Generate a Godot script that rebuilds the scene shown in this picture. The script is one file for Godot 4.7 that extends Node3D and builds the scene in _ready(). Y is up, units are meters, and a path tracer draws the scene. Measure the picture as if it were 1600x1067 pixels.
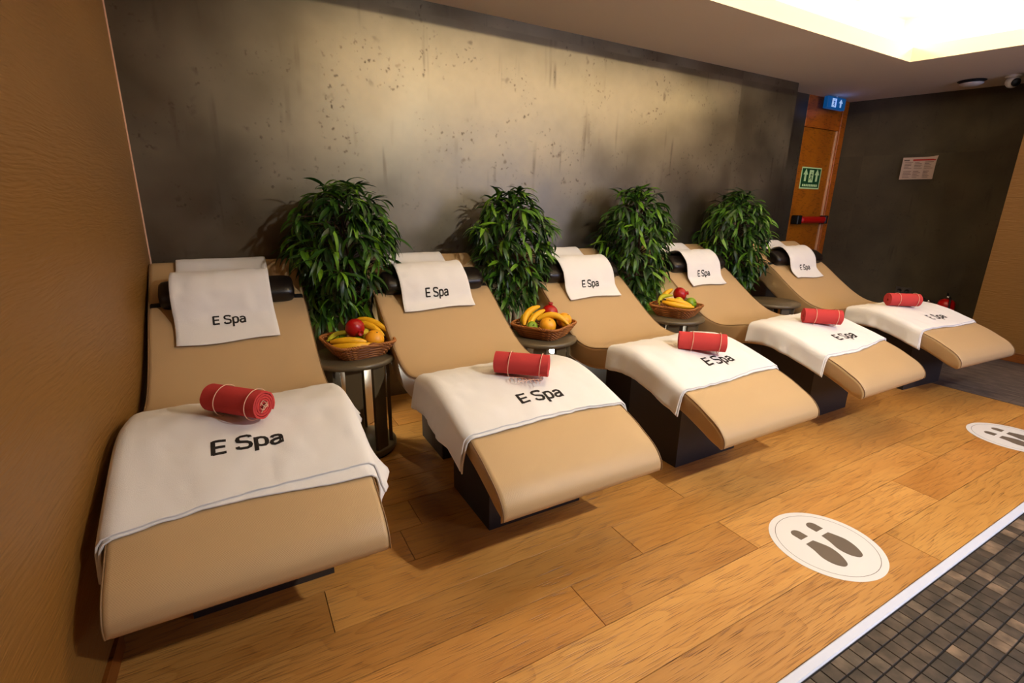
extends Node3D
# A spa relaxation room: five upholstered loungers in a row against a dark plaster wall.
# x runs along the back wall, y is up, z points from the back wall into the room (metres).

const CEIL := 2.62
var rng := RandomNumberGenerator.new()
var M := {}
var taken := {}

# ---------------------------------------------------------------- mesh builder
class MB:
	var v := PackedVector3Array()
	var uv := PackedVector2Array()
	var sg := PackedInt32Array()
	var group := 0
	func tri(a: Vector3, b: Vector3, c: Vector3, ua := Vector2.ZERO, ub := Vector2.ZERO, uc := Vector2.ZERO, g := 0) -> void:
		v.append(a); v.append(b); v.append(c)
		uv.append(ua); uv.append(ub); uv.append(uc)
		sg.append(g); sg.append(g); sg.append(g)
	func quad(a: Vector3, b: Vector3, c: Vector3, d: Vector3, g := 0) -> void:
		tri(a, b, c, Vector2(0, 0), Vector2(1, 0), Vector2(1, 1), g)
		tri(a, c, d, Vector2(0, 0), Vector2(1, 1), Vector2(0, 1), g)
	func flip_from(s: int) -> void:
		var i := s
		while i < v.size():
			var t := v[i + 1]; v[i + 1] = v[i + 2]; v[i + 2] = t
			var w := uv[i + 1]; uv[i + 1] = uv[i + 2]; uv[i + 2] = w
			i += 3
	func orient(s: int) -> void:      # closed shapes: clockwise seen from outside
		var vol := 0.0
		var o := v[s]
		var i := s
		while i < v.size():
			vol += (v[i] - o).dot((v[i + 1] - o).cross(v[i + 2] - o))
			i += 3
		if vol > 0.0:
			flip_from(s)
	# rows of points; wrapped in u and/or v, capped at the row ends when asked
	func grid(rows: Array, wrap_u := false, cap := false, closed := true, us := 1.0, vs := 1.0, wrap_v := false) -> void:
		var s := v.size()
		var n: int = rows.size()
		var m: int = rows[0].size()
		var mu := m if wrap_u else m - 1
		var nv := n if wrap_v else n - 1
		for i in nv:
			var i2 := (i + 1) % n
			for j in mu:
				var j2 := (j + 1) % m
				var a: Vector3 = rows[i][j]; var b: Vector3 = rows[i][j2]
				var c: Vector3 = rows[i2][j2]; var d: Vector3 = rows[i2][j]
				var u0 := us * j / float(mu); var u1 := us * (j + 1) / float(mu)
				var v0 := vs * i / float(nv); var v1 := vs * (i + 1) / float(nv)
				if not (a.is_equal_approx(b)):
					tri(a, b, c, Vector2(u0, v0), Vector2(u1, v0), Vector2(u1, v1), group)
				if not (c.is_equal_approx(d)):
					tri(a, c, d, Vector2(u0, v0), Vector2(u1, v1), Vector2(u0, v1), group)
		if cap:
			for e in 2:
				var row = rows[0] if e == 0 else rows[n - 1]
				var ctr := Vector3.ZERO
				for p in row: ctr += p
				ctr /= m
				for j in mu:
					var a2: Vector3 = row[j]; var b2: Vector3 = row[(j + 1) % m]
					if e == 0: tri(ctr, b2, a2, Vector2.ZERO, Vector2.ZERO, Vector2.ZERO, group + 1 + e)
					else: tri(ctr, a2, b2, Vector2.ZERO, Vector2.ZERO, Vector2.ZERO, group + 1 + e)
			group += 3
		if closed: orient(s)
		group += 1
	func lathe(prof: Array, seg := 32, at := Vector3.ZERO) -> void:   # prof: Vector2(radius, y), bottom to top
		var rows := []
		for p in prof:
			var r := PackedVector3Array()
			for j in seg:
				var a := TAU * j / seg
				r.append(at + Vector3(cos(a) * p.x, p.y, sin(a) * p.x))
			rows.append(r)
		grid(rows, true, false, true, 1.0, 1.0)
	func tube(path: Array, rad, seg := 8, cap := true) -> void:       # rad: float or array of floats
		var rows := []
		var n := path.size()
		var up := Vector3.UP
		var last := Vector3.ZERO
		for i in n:
			var t: Vector3 = (path[mini(i + 1, n - 1)] - path[maxi(i - 1, 0)]).normalized()
			if i == 0:
				up = Vector3.UP if absf(t.y) < 0.9 else Vector3.RIGHT
				last = t.cross(up).normalized()
			var side: Vector3 = (last - t * last.dot(t)).normalized()
			last = side
			var bi := t.cross(side)
			var r: float = rad[i] if rad is Array else rad
			var row := PackedVector3Array()
			for j in seg:
				var a := TAU * j / seg
				row.append(path[i] + (side * cos(a) + bi * sin(a)) * r)
			rows.append(row)
		grid(rows, true, cap)
	# box with chamfered edges, placed by a transform
	func box(size: Vector3, ch := 0.0, tf := Transform3D.IDENTITY) -> void:
		var s := v.size()
		var h := size * 0.5
		ch = minf(ch, minf(h.x, minf(h.y, h.z)) * 0.9)
		if ch <= 0.0:
			var c := []
			for k in 8: c.append(tf * Vector3(h.x * (1 if k & 1 else -1), h.y * (1 if k & 2 else -1), h.z * (1 if k & 4 else -1)))
			var q := [[0, 1, 3, 2], [5, 4, 6, 7], [4, 0, 2, 6], [1, 5, 7, 3], [2, 3, 7, 6], [4, 5, 1, 0]]
			for f in 6: quad(c[q[f][0]], c[q[f][1]], c[q[f][2]], c[q[f][3]], group + f)
			group += 6
			orient(s)
			return
		var P := {}
		for sx in [-1, 1]:
			for sy in [-1, 1]:
				for sz in [-1, 1]:
					P[[sx, sy, sz, 0]] = tf * Vector3(sx * h.x, sy * (h.y - ch), sz * (h.z - ch))
					P[[sx, sy, sz, 1]] = tf * Vector3(sx * (h.x - ch), sy * h.y, sz * (h.z - ch))
					P[[sx, sy, sz, 2]] = tf * Vector3(sx * (h.x - ch), sy * (h.y - ch), sz * h.z)
		var ctr := tf * Vector3.ZERO
		var put := func(a, b, c, d, g):
			var nn: Vector3 = (b - a).cross(c - a)
			if nn.dot((a + b + c) / 3.0 - ctr) > 0.0:
				tri(a, c, b, Vector2.ZERO, Vector2.ZERO, Vector2.ZERO, g)
				if d != null: tri(a, d, c, Vector2.ZERO, Vector2.ZERO, Vector2.ZERO, g)
			else:
				tri(a, b, c, Vector2.ZERO, Vector2.ZERO, Vector2.ZERO, g)
				if d != null: tri(a, c, d, Vector2.ZERO, Vector2.ZERO, Vector2.ZERO, g)
		for k in [-1, 1]:
			put.call(P[[k, -1, -1, 0]], P[[k, 1, -1, 0]], P[[k, 1, 1, 0]], P[[k, -1, 1, 0]], group)
			put.call(P[[-1, k, -1, 1]], P[[1, k, -1, 1]], P[[1, k, 1, 1]], P[[-1, k, 1, 1]], group + 1)
			put.call(P[[-1, -1, k, 2]], P[[1, -1, k, 2]], P[[1, 1, k, 2]], P[[-1, 1, k, 2]], group + 2)
			group += 3
		for a in [-1, 1]:
			for b in [-1, 1]:
				put.call(P[[a, b, -1, 0]], P[[a, b, 1, 0]], P[[a, b, 1, 1]], P[[a, b, -1, 1]], group)
				put.call(P[[a, -1, b, 0]], P[[a, 1, b, 0]], P[[a, 1, b, 2]], P[[a, -1, b, 2]], group + 1)
				put.call(P[[-1, a, b, 1]], P[[1, a, b, 1]], P[[1, a, b, 2]], P[[-1, a, b, 2]], group + 2)
				group += 3
				for c in [-1, 1]:
					put.call(P[[a, b, c, 0]], P[[a, b, c, 1]], P[[a, b, c, 2]], null, group)
					group += 1
	# polygon outline (x, z) pulled between two heights
	func prism(poly: PackedVector2Array, y0: float, y1: float, tf := Transform3D.IDENTITY) -> void:
		var s := v.size()
		var idx := Geometry2D.triangulate_polygon(poly)
		var k := 0
		while k < idx.size():
			for y in [y0, y1]:
				var a := Vector3(poly[idx[k]].x, y, poly[idx[k]].y)
				var b := Vector3(poly[idx[k + 1]].x, y, poly[idx[k + 1]].y)
				var c := Vector3(poly[idx[k + 2]].x, y, poly[idx[k + 2]].y)
				if (b - a).cross(c - a).y > 0.0: 
					var t := b; b = c; c = t
				if y == y0: tri(tf * a, tf * c, tf * b, poly[idx[k]], poly[idx[k + 1]], poly[idx[k + 2]], group)
				else: tri(tf * a, tf * b, tf * c, poly[idx[k]], poly[idx[k + 1]], poly[idx[k + 2]], group + 1)
			k += 3
		group += 2
		var n := poly.size()
		var area := 0.0
		for i in n: area += poly[i].cross(poly[(i + 1) % n])
		for i in n:
			var p := poly[i]; var q := poly[(i + 1) % n]
			if area < 0.0: 
				var t2 := p; p = q; q = t2
			quad(tf * Vector3(p.x, y0, p.y), tf * Vector3(q.x, y0, q.y), tf * Vector3(q.x, y1, q.y), tf * Vector3(p.x, y1, p.y), group)
			group += 1
		orient(s)
	func mesh(mat: Material = null) -> ArrayMesh:
		var st := SurfaceTool.new()
		st.begin(Mesh.PRIMITIVE_TRIANGLES)
		for i in v.size():
			st.set_smooth_group(sg[i])
			st.set_uv(uv[i])
			st.add_vertex(v[i])
		st.generate_normals()
		st.index()
		if mat: st.set_material(mat)
		return st.commit()

# ---------------------------------------------------------------- scene helpers
func numbered(called: String) -> String:
	var n: int = taken.get(called, 0)
	taken[called] = n + 1
	return called if n == 0 else "%s_%03d" % [called, n]

func tag(o: Node, label := "", category := "", group := "", kind := "") -> void:
	if label: o.set_meta("label", label)
	if category: o.set_meta("category", category)
	if group: o.set_meta("group", group)
	if kind: o.set_meta("kind", kind)

func thing(called: String, label: String, category: String, at := Vector3.ZERO, turn := 0.0, group := "") -> Node3D:
	var o := Node3D.new()
	o.name = numbered(called)
	add_child(o)
	o.position = at
	o.rotation.y = turn
	tag(o, label, category, group)
	return o

func part(called: String, b, mat: Material, parent: Node, at := Vector3.ZERO) -> MeshInstance3D:
	var o := MeshInstance3D.new()
	o.name = called
	o.mesh = b.mesh(mat) if b is MB else b
	if not b is MB: o.material_override = mat
	parent.add_child(o, true)
	o.position = at
	return o

func solid(called: String, b: MB, mat: Material, label: String, category: String, at := Vector3.ZERO, turn := 0.0, group := "") -> MeshInstance3D:
	var o := MeshInstance3D.new()
	o.name = numbered(called)
	o.mesh = b.mesh(mat)
	add_child(o)
	o.position = at
	o.rotation.y = turn
	tag(o, label, category, group)
	return o

func struct(called: String, b: MB, mat: Material, label := "", parent: Node = null) -> MeshInstance3D:
	var o := MeshInstance3D.new()
	o.name = called
	o.mesh = b.mesh(mat)
	(parent if parent else self).add_child(o, true)
	if not parent: tag(o, label, "", "", "structure")
	return o

func struct_root(called: String, label: String) -> Node3D:
	var o := Node3D.new()
	o.name = called
	add_child(o)
	tag(o, label, "", "", "structure")
	return o

func tf(at: Vector3, euler := Vector3.ZERO) -> Transform3D:
	return Transform3D(Basis.from_euler(euler), at)

func plain(col: Color, rough := 0.6, metal := 0.0, spec := 0.5) -> StandardMaterial3D:
	var m := StandardMaterial3D.new()
	m.albedo_color = col
	m.roughness = rough
	m.metallic = metal
	m.metallic_specular = spec
	return m

func noise(seed_: int, freq: float, type := FastNoiseLite.TYPE_SIMPLEX_SMOOTH, oct := 3) -> FastNoiseLite:
	var n := FastNoiseLite.new()
	n.seed = seed_
	n.frequency = freq
	n.noise_type = type
	n.fractal_octaves = oct
	return n

func tex(im: Image) -> ImageTexture:
	im.generate_mipmaps()
	return ImageTexture.create_from_image(im)

func bump(im: Image, k: float) -> ImageTexture:
	var c: Image = im.duplicate()
	c.convert(Image.FORMAT_RGB8)
	c.bump_map_to_normal_map(k)
	return tex(c)

func catmull(pts: Array, per := 6) -> PackedVector2Array:
	var out := PackedVector2Array()
	for i in pts.size() - 1:
		var a: Vector2 = pts[maxi(i - 1, 0)]; var b: Vector2 = pts[i]
		var c: Vector2 = pts[i + 1]; var d: Vector2 = pts[mini(i + 2, pts.size() - 1)]
		for k in per:
			out.append(b.cubic_interpolate(c, a, d, k / float(per)))
	out.append(pts[-1])
	return out

# ---------------------------------------------------------------- materials
func make_materials() -> void:
	# oak: long grain, cathedral figure and dark pores
	var wn := noise(5, 0.004, FastNoiseLite.TYPE_SIMPLEX_SMOOTH, 3)
	var wf := noise(6, 0.02, FastNoiseLite.TYPE_SIMPLEX_SMOOTH, 2)
	var wp := noise(7, 0.09, FastNoiseLite.TYPE_SIMPLEX_SMOOTH, 2)
	var W := 1024
	var H := 512
	var oak := Image.create(W, H, false, Image.FORMAT_RGB8)
	var oakh := Image.create(W, H, false, Image.FORMAT_RGB8)
	var c0 := Color(0.82, 0.605, 0.32)
	var c1 := Color(0.70, 0.475, 0.215)
	var c2 := Color(0.38, 0.24, 0.11)
	for y in H:
		for x in W:
			# wrap-around lookup so that the picture repeats without a seam along the grain
			var blend := clampf((x - (W - 160)) / 160.0, 0.0, 1.0)
			var hs := []
			for pass_ in (2 if blend > 0.0 else 1):
				var xx := float(x - W * pass_)
				var warp := wn.get_noise_2d(xx * 0.42, y * 1.2) * 2.6 + wf.get_noise_2d(xx * 0.16, y * 0.8) * 0.12
				var saw := fposmod(y * 0.020 + warp, 1.0)
				var ring := pow(saw, 4.0) * (1.0 - smoothstep(0.93, 1.0, saw))
				var pore := wp.get_noise_2d(xx * 0.10, y * 6.0)
				var tone := wn.get_noise_2d(xx * 0.5 + 900.0, y * 0.9)
				hs.append(Vector3(ring, pore, tone))
			var q: Vector3 = hs[0] if hs.size() == 1 else hs[0].lerp(hs[1], blend)
			var k := clampf(0.34 + q.z * 0.55 + q.x * 0.40, 0.0, 1.0)
			var col := c0.lerp(c1, k)
			var dark := clampf((q.y - 0.12) * 2.4, 0.0, 1.0) * (0.16 + 0.84 * q.x) + clampf((q.y - 0.42) * 3.0, 0.0, 0.5)
			col = col.lerp(c2, clampf(dark * 0.85, 0.0, 0.9))
			oak.set_pixel(x, y, col)
			var hh := clampf(0.8 - dark * 0.6 - q.x * 0.15, 0.0, 1.0)
			oakh.set_pixel(x, y, Color(hh, hh, hh))
	var oak_t := tex(oak)
	var oak_n := bump(oakh, 3.0)
	M.oak = []
	for t in [Color(0.95, 0.95, 0.93), Color(1.0, 1.0, 1.0), Color(0.96, 0.93, 0.90), Color(0.91, 0.89, 0.87)]:
		var m := plain(t, 0.36)
		m.albedo_texture = oak_t
		m.normal_enabled = true
		m.normal_texture = oak_n
		m.normal_scale = 0.5
		M.oak.append(m)
	M.door = plain(Color(0.80, 0.64, 0.14), 0.42)
	M.door.albedo_texture = oak_t
	M.door.uv1_triplanar = true
	M.door.uv1_scale = Vector3(0.9, 0.4, 0.9)
	M.door_frame = plain(Color(0.86, 0.64, 0.26), 0.42)
	M.door_frame.albedo_texture = oak_t
	M.door_frame.uv1_triplanar = true
	M.door_frame.uv1_scale = Vector3(0.9, 0.4, 0.9)
	M.bead = plain(Color(0.80, 0.58, 0.40), 0.35)
	M.baseboard = plain(Color(0.62, 0.48, 0.34), 0.4)
	M.baseboard.albedo_texture = oak_t
	M.baseboard.uv1_triplanar = true
	M.baseboard.uv1_scale = Vector3(0.4, 0.9, 0.4)
	# plaster: mottled dark microcement with stains, soft sheen
	var pn := noise(11, 0.006, FastNoiseLite.TYPE_SIMPLEX_SMOOTH, 5)
	var ps := noise(12, 0.035, FastNoiseLite.TYPE_SIMPLEX_SMOOTH, 3)
	var pd := noise(13, 0.012, FastNoiseLite.TYPE_SIMPLEX_SMOOTH, 2)
	var pw := Image.create(1024, 512, false, Image.FORMAT_RGB8)
	var pr := Image.create(1024, 512, false, Image.FORMAT_RGB8)
	for y in 512:
		for x in 1024:
			var a := pn.get_noise_2d(x, y)
			var s := ps.get_noise_2d(x * 0.9, y * 0.9)
			var zone := clampf(pd.get_noise_2d(x, y) * 2.0 + 0.1, 0.0, 1.0)
			var fine := ps.get_noise_2d(x * 3.2 + 90.0, y * 2.9)
			var spot := clampf((fine - 0.42) * 5.0, 0.0, 1.0) * zone + clampf((s - 0.52) * 5.0, 0.0, 1.0) * zone * 0.6
			var drip := clampf((ps.get_noise_2d(x * 1.6 + 400.0, y * 0.10) - 0.30) * 2.5, 0.0, 1.0) * clampf(pd.get_noise_2d(x + 300.0, y), 0.0, 1.0)
			var base := 1.0 + a * 0.22
			var col := Color(0.455, 0.425, 0.36) * base
			col = col.lerp(Color(0.17, 0.14, 0.11), clampf(spot * 0.42 + drip * 0.5, 0.0, 0.8))
			pw.set_pixel(x, y, col)
			var r := clampf(0.42 + a * 0.12 + spot * 0.15 + drip * 0.12, 0.2, 0.9)
			pr.set_pixel(x, y, Color(r, r, r))
	M.plaster = plain(Color(1, 1, 1), 1.0, 0.92, 1.0)
	M.plaster.albedo_texture = tex(pw)
	M.plaster.roughness_texture = tex(pr)
	M.plaster.uv1_triplanar = true
	M.plaster.uv1_scale = Vector3(1.0 / 5.2, 1.0 / 2.6, 1.0 / 5.2)
	M.plaster.uv1_offset = Vector3(0.08, 0.02, 0.0)
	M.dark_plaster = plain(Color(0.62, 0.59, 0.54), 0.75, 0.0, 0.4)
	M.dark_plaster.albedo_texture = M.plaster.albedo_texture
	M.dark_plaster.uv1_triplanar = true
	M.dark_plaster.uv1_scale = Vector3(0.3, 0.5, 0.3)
	# brown wall covering with a combed ripple
	var rp := Image.create(512, 512, false, Image.FORMAT_RGB8)
	var rn := noise(21, 0.02, FastNoiseLite.TYPE_SIMPLEX_SMOOTH, 2)
	for y in 512:
		for x in 512:
			var a := TAU * x / 512.0
			var q := 40.0
			var hgt := 0.5 + 0.5 * rn.get_noise_3d(cos(a) * q * 0.6, sin(a) * q * 0.6, y * 2.6 + sin(a) * 20.0)
			rp.set_pixel(x, y, Color(hgt, hgt, hgt))
	M.wallpaper = plain(Color(0.51, 0.355, 0.145), 0.5)
	M.wallpaper.normal_enabled = true
	M.wallpaper.normal_texture = bump(rp, 5.0)
	M.wallpaper.normal_scale = 0.7
	M.wallpaper.uv1_triplanar = true
	M.wallpaper.uv1_scale = Vector3(2.6, 3.4, 2.6)
	M.ceiling = plain(Color(0.84, 0.78, 0.70), 0.9)
	M.cove = plain(Color(0.90, 0.88, 0.84), 0.9)
	# leatherette: fine weave relief
	var lw := Image.create(256, 256, false, Image.FORMAT_RGB8)
	for y in 256:
		for x in 256:
			var h2 := 0.5 + 0.25 * sin(TAU * x / 8.0) * sin(TAU * y / 8.0) + 0.15 * sin(TAU * (x + y) / 16.0)
			lw.set_pixel(x, y, Color(h2, h2, h2))
	var lwn := bump(lw, 2.0)
	M.leather = plain(Color(0.74, 0.62, 0.45), 0.48, 0.0, 0.45)
	M.leather.normal_enabled = true
	M.leather.normal_texture = lwn
	M.leather.normal_scale = 0.35
	M.leather.uv1_triplanar = true
	M.leather.uv1_scale = Vector3(6, 6, 6)
	M.piping = plain(Color(0.52, 0.40, 0.26), 0.55)
	M.bolster = plain(Color(0.085, 0.06, 0.048), 0.36, 0.0, 0.5)
	M.strap = plain(Color(0.035, 0.03, 0.028), 0.6)
	M.plinth = plain(Color(0.17, 0.155, 0.15), 0.55)
	# terry cloth
	var tn := noise(31, 0.35, FastNoiseLite.TYPE_SIMPLEX, 2)
	var ti := Image.create(256, 256, false, Image.FORMAT_RGB8)
	for y in 256:
		for x in 256:
			var t3 := 0.5 + 0.5 * tn.get_noise_2d(x, y)
			ti.set_pixel(x, y, Color(t3, t3, t3))
	var terry := bump(ti, 3.0)
	M.towel = plain(Color(0.92, 0.91, 0.895), 0.95, 0.0, 0.2)
	M.towel.normal_enabled = true
	M.towel.normal_texture = terry
	M.towel.normal_scale = 0.4
	M.towel.uv1_triplanar = true
	M.towel.uv1_scale = Vector3(5, 5, 5)
	M.hem = plain(Color(0.88, 0.85, 0.83), 0.9, 0.0, 0.2)
	M.lettering = plain(Color(0.10, 0.075, 0.05), 0.8)
	M.red_cloth = plain(Color(0.77, 0.27, 0.26), 0.9, 0.0, 0.2)
	M.red_cloth.normal_enabled = true
	M.red_cloth.normal_texture = terry
	M.red_cloth.normal_scale = 0.3
	M.red_cloth.uv1_triplanar = true
	M.red_cloth.uv1_scale = Vector3(7, 7, 7)
	M.cream_thread = plain(Color(0.90, 0.72, 0.60), 0.9)
	M.table = plain(Color(0.375, 0.33, 0.245), 0.34)
	M.table_rim = plain(Color(0.07, 0.06, 0.05), 0.6)
	M.steel = plain(Color(0.86, 0.85, 0.82), 0.3, 0.9)
	M.soil = plain(Color(0.09, 0.06, 0.04), 0.95)
	M.bark = plain(Color(0.25, 0.17, 0.10), 0.85)
	M.leaf = []
	for c in [Color(0.10, 0.21, 0.045), Color(0.15, 0.30, 0.06), Color(0.26, 0.43, 0.08), Color(0.38, 0.55, 0.10)]:
		var lm := plain(c, 0.42)
		lm.backlight_enabled = true
		lm.backlight = c * 0.35
		lm.cull_mode = BaseMaterial3D.CULL_DISABLED
		M.leaf.append(lm)
	M.wicker = plain(Color(0.66, 0.41, 0.18), 0.5)
	M.wicker_dark = plain(Color(0.50, 0.28, 0.11), 0.5)
	M.banana = plain(Color(0.93, 0.70, 0.10), 0.45)
	M.banana_tip = plain(Color(0.30, 0.22, 0.07), 0.7)
	M.banana_green = plain(Color(0.72, 0.70, 0.13), 0.45)
	M.pomegranate = plain(Color(0.66, 0.05, 0.055), 0.32)
	M.orange = plain(Color(0.96, 0.66, 0.12), 0.4)
	M.orange.normal_enabled = true
	M.orange.normal_texture = terry
	M.orange.normal_scale = 0.2
	M.orange.uv1_triplanar = true
	M.orange.uv1_scale = Vector3(6, 6, 6)
	M.apple_green = plain(Color(0.47, 0.60, 0.11), 0.3)
	M.apple_yellow = plain(Color(0.80, 0.74, 0.22), 0.3)
	M.stalk = plain(Color(0.22, 0.15, 0.07), 0.8)
	M.white_vinyl = plain(Color(0.86, 0.85, 0.83), 0.45)
	M.print_grey = plain(Color(0.40, 0.35, 0.30), 0.5)
	M.white_trim = plain(Color(0.80, 0.82, 0.88), 0.35)
	M.grout = plain(Color(0.115, 0.085, 0.065), 0.9)
	M.tile = []
	var tnn := noise(41, 0.03, FastNoiseLite.TYPE_SIMPLEX_SMOOTH, 4)
	var tim := Image.create(256, 256, false, Image.FORMAT_RGB8)
	for y in 256:
		for x in 256:
			var tv := clampf(0.82 + 0.35 * tnn.get_noise_2d(x, y), 0.0, 1.0)
			tim.set_pixel(x, y, Color(tv, tv, tv))
	var tile_t := tex(tim)
	for c in [Color(0.30, 0.25, 0.205), Color(0.35, 0.29, 0.235), Color(0.40, 0.34, 0.28), Color(0.27, 0.23, 0.19), Color(0.52, 0.43, 0.345)]:
		var tm := plain(c, 0.5)
		tm.albedo_texture = tile_t
		tm.uv1_triplanar = true
		tm.uv1_world_triplanar = true
		tm.uv1_scale = Vector3(1.7, 1.7, 1.7)
		M.tile.append(tm)
	M.grey_wood = []
	for c in [Color(0.40, 0.36, 0.325), Color(0.45, 0.40, 0.36), Color(0.37, 0.33, 0.30)]:
		var gm := plain(c, 0.5)
		gm.albedo_texture = tile_t
		gm.uv1_triplanar = true
		gm.uv1_world_triplanar = true
		gm.uv1_scale = Vector3(3.0, 1.0, 0.5)
		M.grey_wood.append(gm)
	M.subfloor = plain(Color(0.10, 0.06, 0.03), 0.9)
	M.red_paint = plain(Color(0.72, 0.03, 0.025), 0.3)
	M.black = plain(Color(0.03, 0.03, 0.03), 0.45)
	M.chrome = plain(Color(0.75, 0.73, 0.70), 0.25, 1.0)
	M.white_plastic = plain(Color(0.82, 0.80, 0.78), 0.4)
	M.sign_green = plain(Color(0.02, 0.27, 0.13), 0.5)
	M.sign_pale = plain(Color(0.72, 0.85, 0.62), 0.5)
	M.paper = plain(Color(0.72, 0.63, 0.58), 0.8)
	M.paper_red = plain(Color(0.62, 0.08, 0.06), 0.8)
	M.paper_ink = plain(Color(0.38, 0.31, 0.29), 0.8)
	M.exit_blue = plain(Color(0.02, 0.24, 0.36), 0.4)
	M.exit_blue.emission_enabled = true
	M.exit_blue.emission = Color(0.02, 0.42, 0.75)
	M.exit_blue.emission_energy_multiplier = 0.28
	M.exit_white = plain(Color(0.8, 0.9, 1.0), 0.4)
	M.exit_white.emission_enabled = true
	M.exit_white.emission = Color(0.75, 0.88, 1.0)
	M.exit_white.emission_energy_multiplier = 0.4
	M.led = plain(Color(1, 0.95, 0.85), 0.5)
	M.led.emission_enabled = true
	M.led.emission = WARM
	M.led.emission_energy_multiplier = 3.0
	M.lamp_face = plain(Color(1, 0.95, 0.88), 0.4)
	M.lamp_face.emission_enabled = true
	M.lamp_face.emission = SPOT
	M.lamp_face.emission_energy_multiplier = 4.0
	M.bulb = plain(Color(1, 0.98, 0.94), 0.4)
	M.bulb.emission_enabled = true
	M.bulb.emission = Color(1.0, 0.97, 0.90)
	M.bulb.emission_energy_multiplier = 8.0
	M.window_pane = plain(Color(0.85, 0.88, 0.95), 0.3)
	M.window_pane.emission_enabled = true
	M.window_pane.emission = DAY
	M.window_pane.emission_energy_multiplier = 3.5

const WARM := Color(1.0, 0.905, 0.75)
const SPOT := Color(1.0, 0.98, 0.95)
const DAY := Color(0.80, 0.82, 1.0)

# ---------------------------------------------------------------- camera and light
func make_camera_and_light() -> void:
	var cam := Camera3D.new()
	cam.name = "camera"
	add_child(cam)
	cam.position = Vector3(0.4, 1.4, 3.4)
	cam.rotation_degrees = Vector3(-15.80, -29.65, 0.95)
	cam.fov = 69.60
	cam.near = 0.05
	cam.far = 60.0
	cam.current = true
	var we := WorldEnvironment.new()
	we.name = "world_environment"
	var env := Environment.new()
	env.background_mode = Environment.BG_COLOR
	env.background_color = Color(0, 0, 0)
	env.tonemap_mode = Environment.TONE_MAPPER_LINEAR
	env.tonemap_exposure = 1.0
	env.sdfgi_enabled = true
	env.ssao_enabled = true
	env.ssil_enabled = true
	we.environment = env
	add_child(we)
	# hidden strips of light on the ledge of the ceiling cove, shining up and inwards
	var led_y := CEIL + 0.185
	for s in [[Vector3(3.45, led_y, 0.795), Vector3(0, 0.10, 1), 4.6, COVE_E * 4.6], [Vector3(3.75, led_y, 2.405), Vector3(0, 0.10, -1), 4.4, COVE_E * 4.4],
			[Vector3(0.945, led_y, 1.60), Vector3(1, 0.10, 0), 1.4, COVE_E * 1.4], [Vector3(6.005, led_y, 1.60), Vector3(-1, 0.10, 0.236), 1.4, COVE_E * 1.4]]:
		var al := AreaLight3D.new()
		al.name = numbered("cove_strip_lamp")
		add_child(al)
		var d: Vector3 = s[1].normalized()
		al.look_at_from_position(s[0] + d * 0.015, s[0] + d, Vector3.RIGHT if absf(d.x) < 0.3 else Vector3.BACK)
		al.area_size = Vector2(0.03, s[2])
		al.light_color = WARM
		al.light_energy = s[3]
		al.area_normalize_energy = true
		al.area_range = 14.0
		al.shadow_enabled = true
	# recessed ceiling spots over the walkway
	for p in SPOTS:
		var sp := SpotLight3D.new()
		sp.name = numbered("ceiling_spot_lamp")
		add_child(sp)
		sp.look_at_from_position(Vector3(p[0], CEIL - 0.03, p[1]), Vector3(p[0] + p[3], 0, p[1] + p[4]), Vector3.FORWARD)
		sp.light_color = SPOT
		sp.light_energy = p[2]
		sp.spot_angle = 70.0
		sp.spot_angle_attenuation = 1.0
		sp.spot_range = 14.0
		sp.spot_attenuation = 2.0
		sp.light_size = 0.05
		sp.shadow_enabled = true
	# daylight through the frosted window behind the camera
	var wl := AreaLight3D.new()
	wl.name = "window_daylight"
	add_child(wl)
	wl.look_at_from_position(Vector3(5.1, 1.75, 5.44), Vector3(5.1, 1.75, 0), Vector3.UP)
	wl.area_size = Vector2(1.2, 1.1)
	wl.light_color = DAY
	wl.light_energy = 5.0
	wl.area_normalize_energy = true
	wl.area_range = 14.0
	wl.shadow_enabled = true

const COVE_E := 1.25
const SPOTS := [[2.55, 4.0, 7.9, -0.1, -1.7], [4.9, 4.0, 1.8, 0.0, -2.4]]

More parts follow.
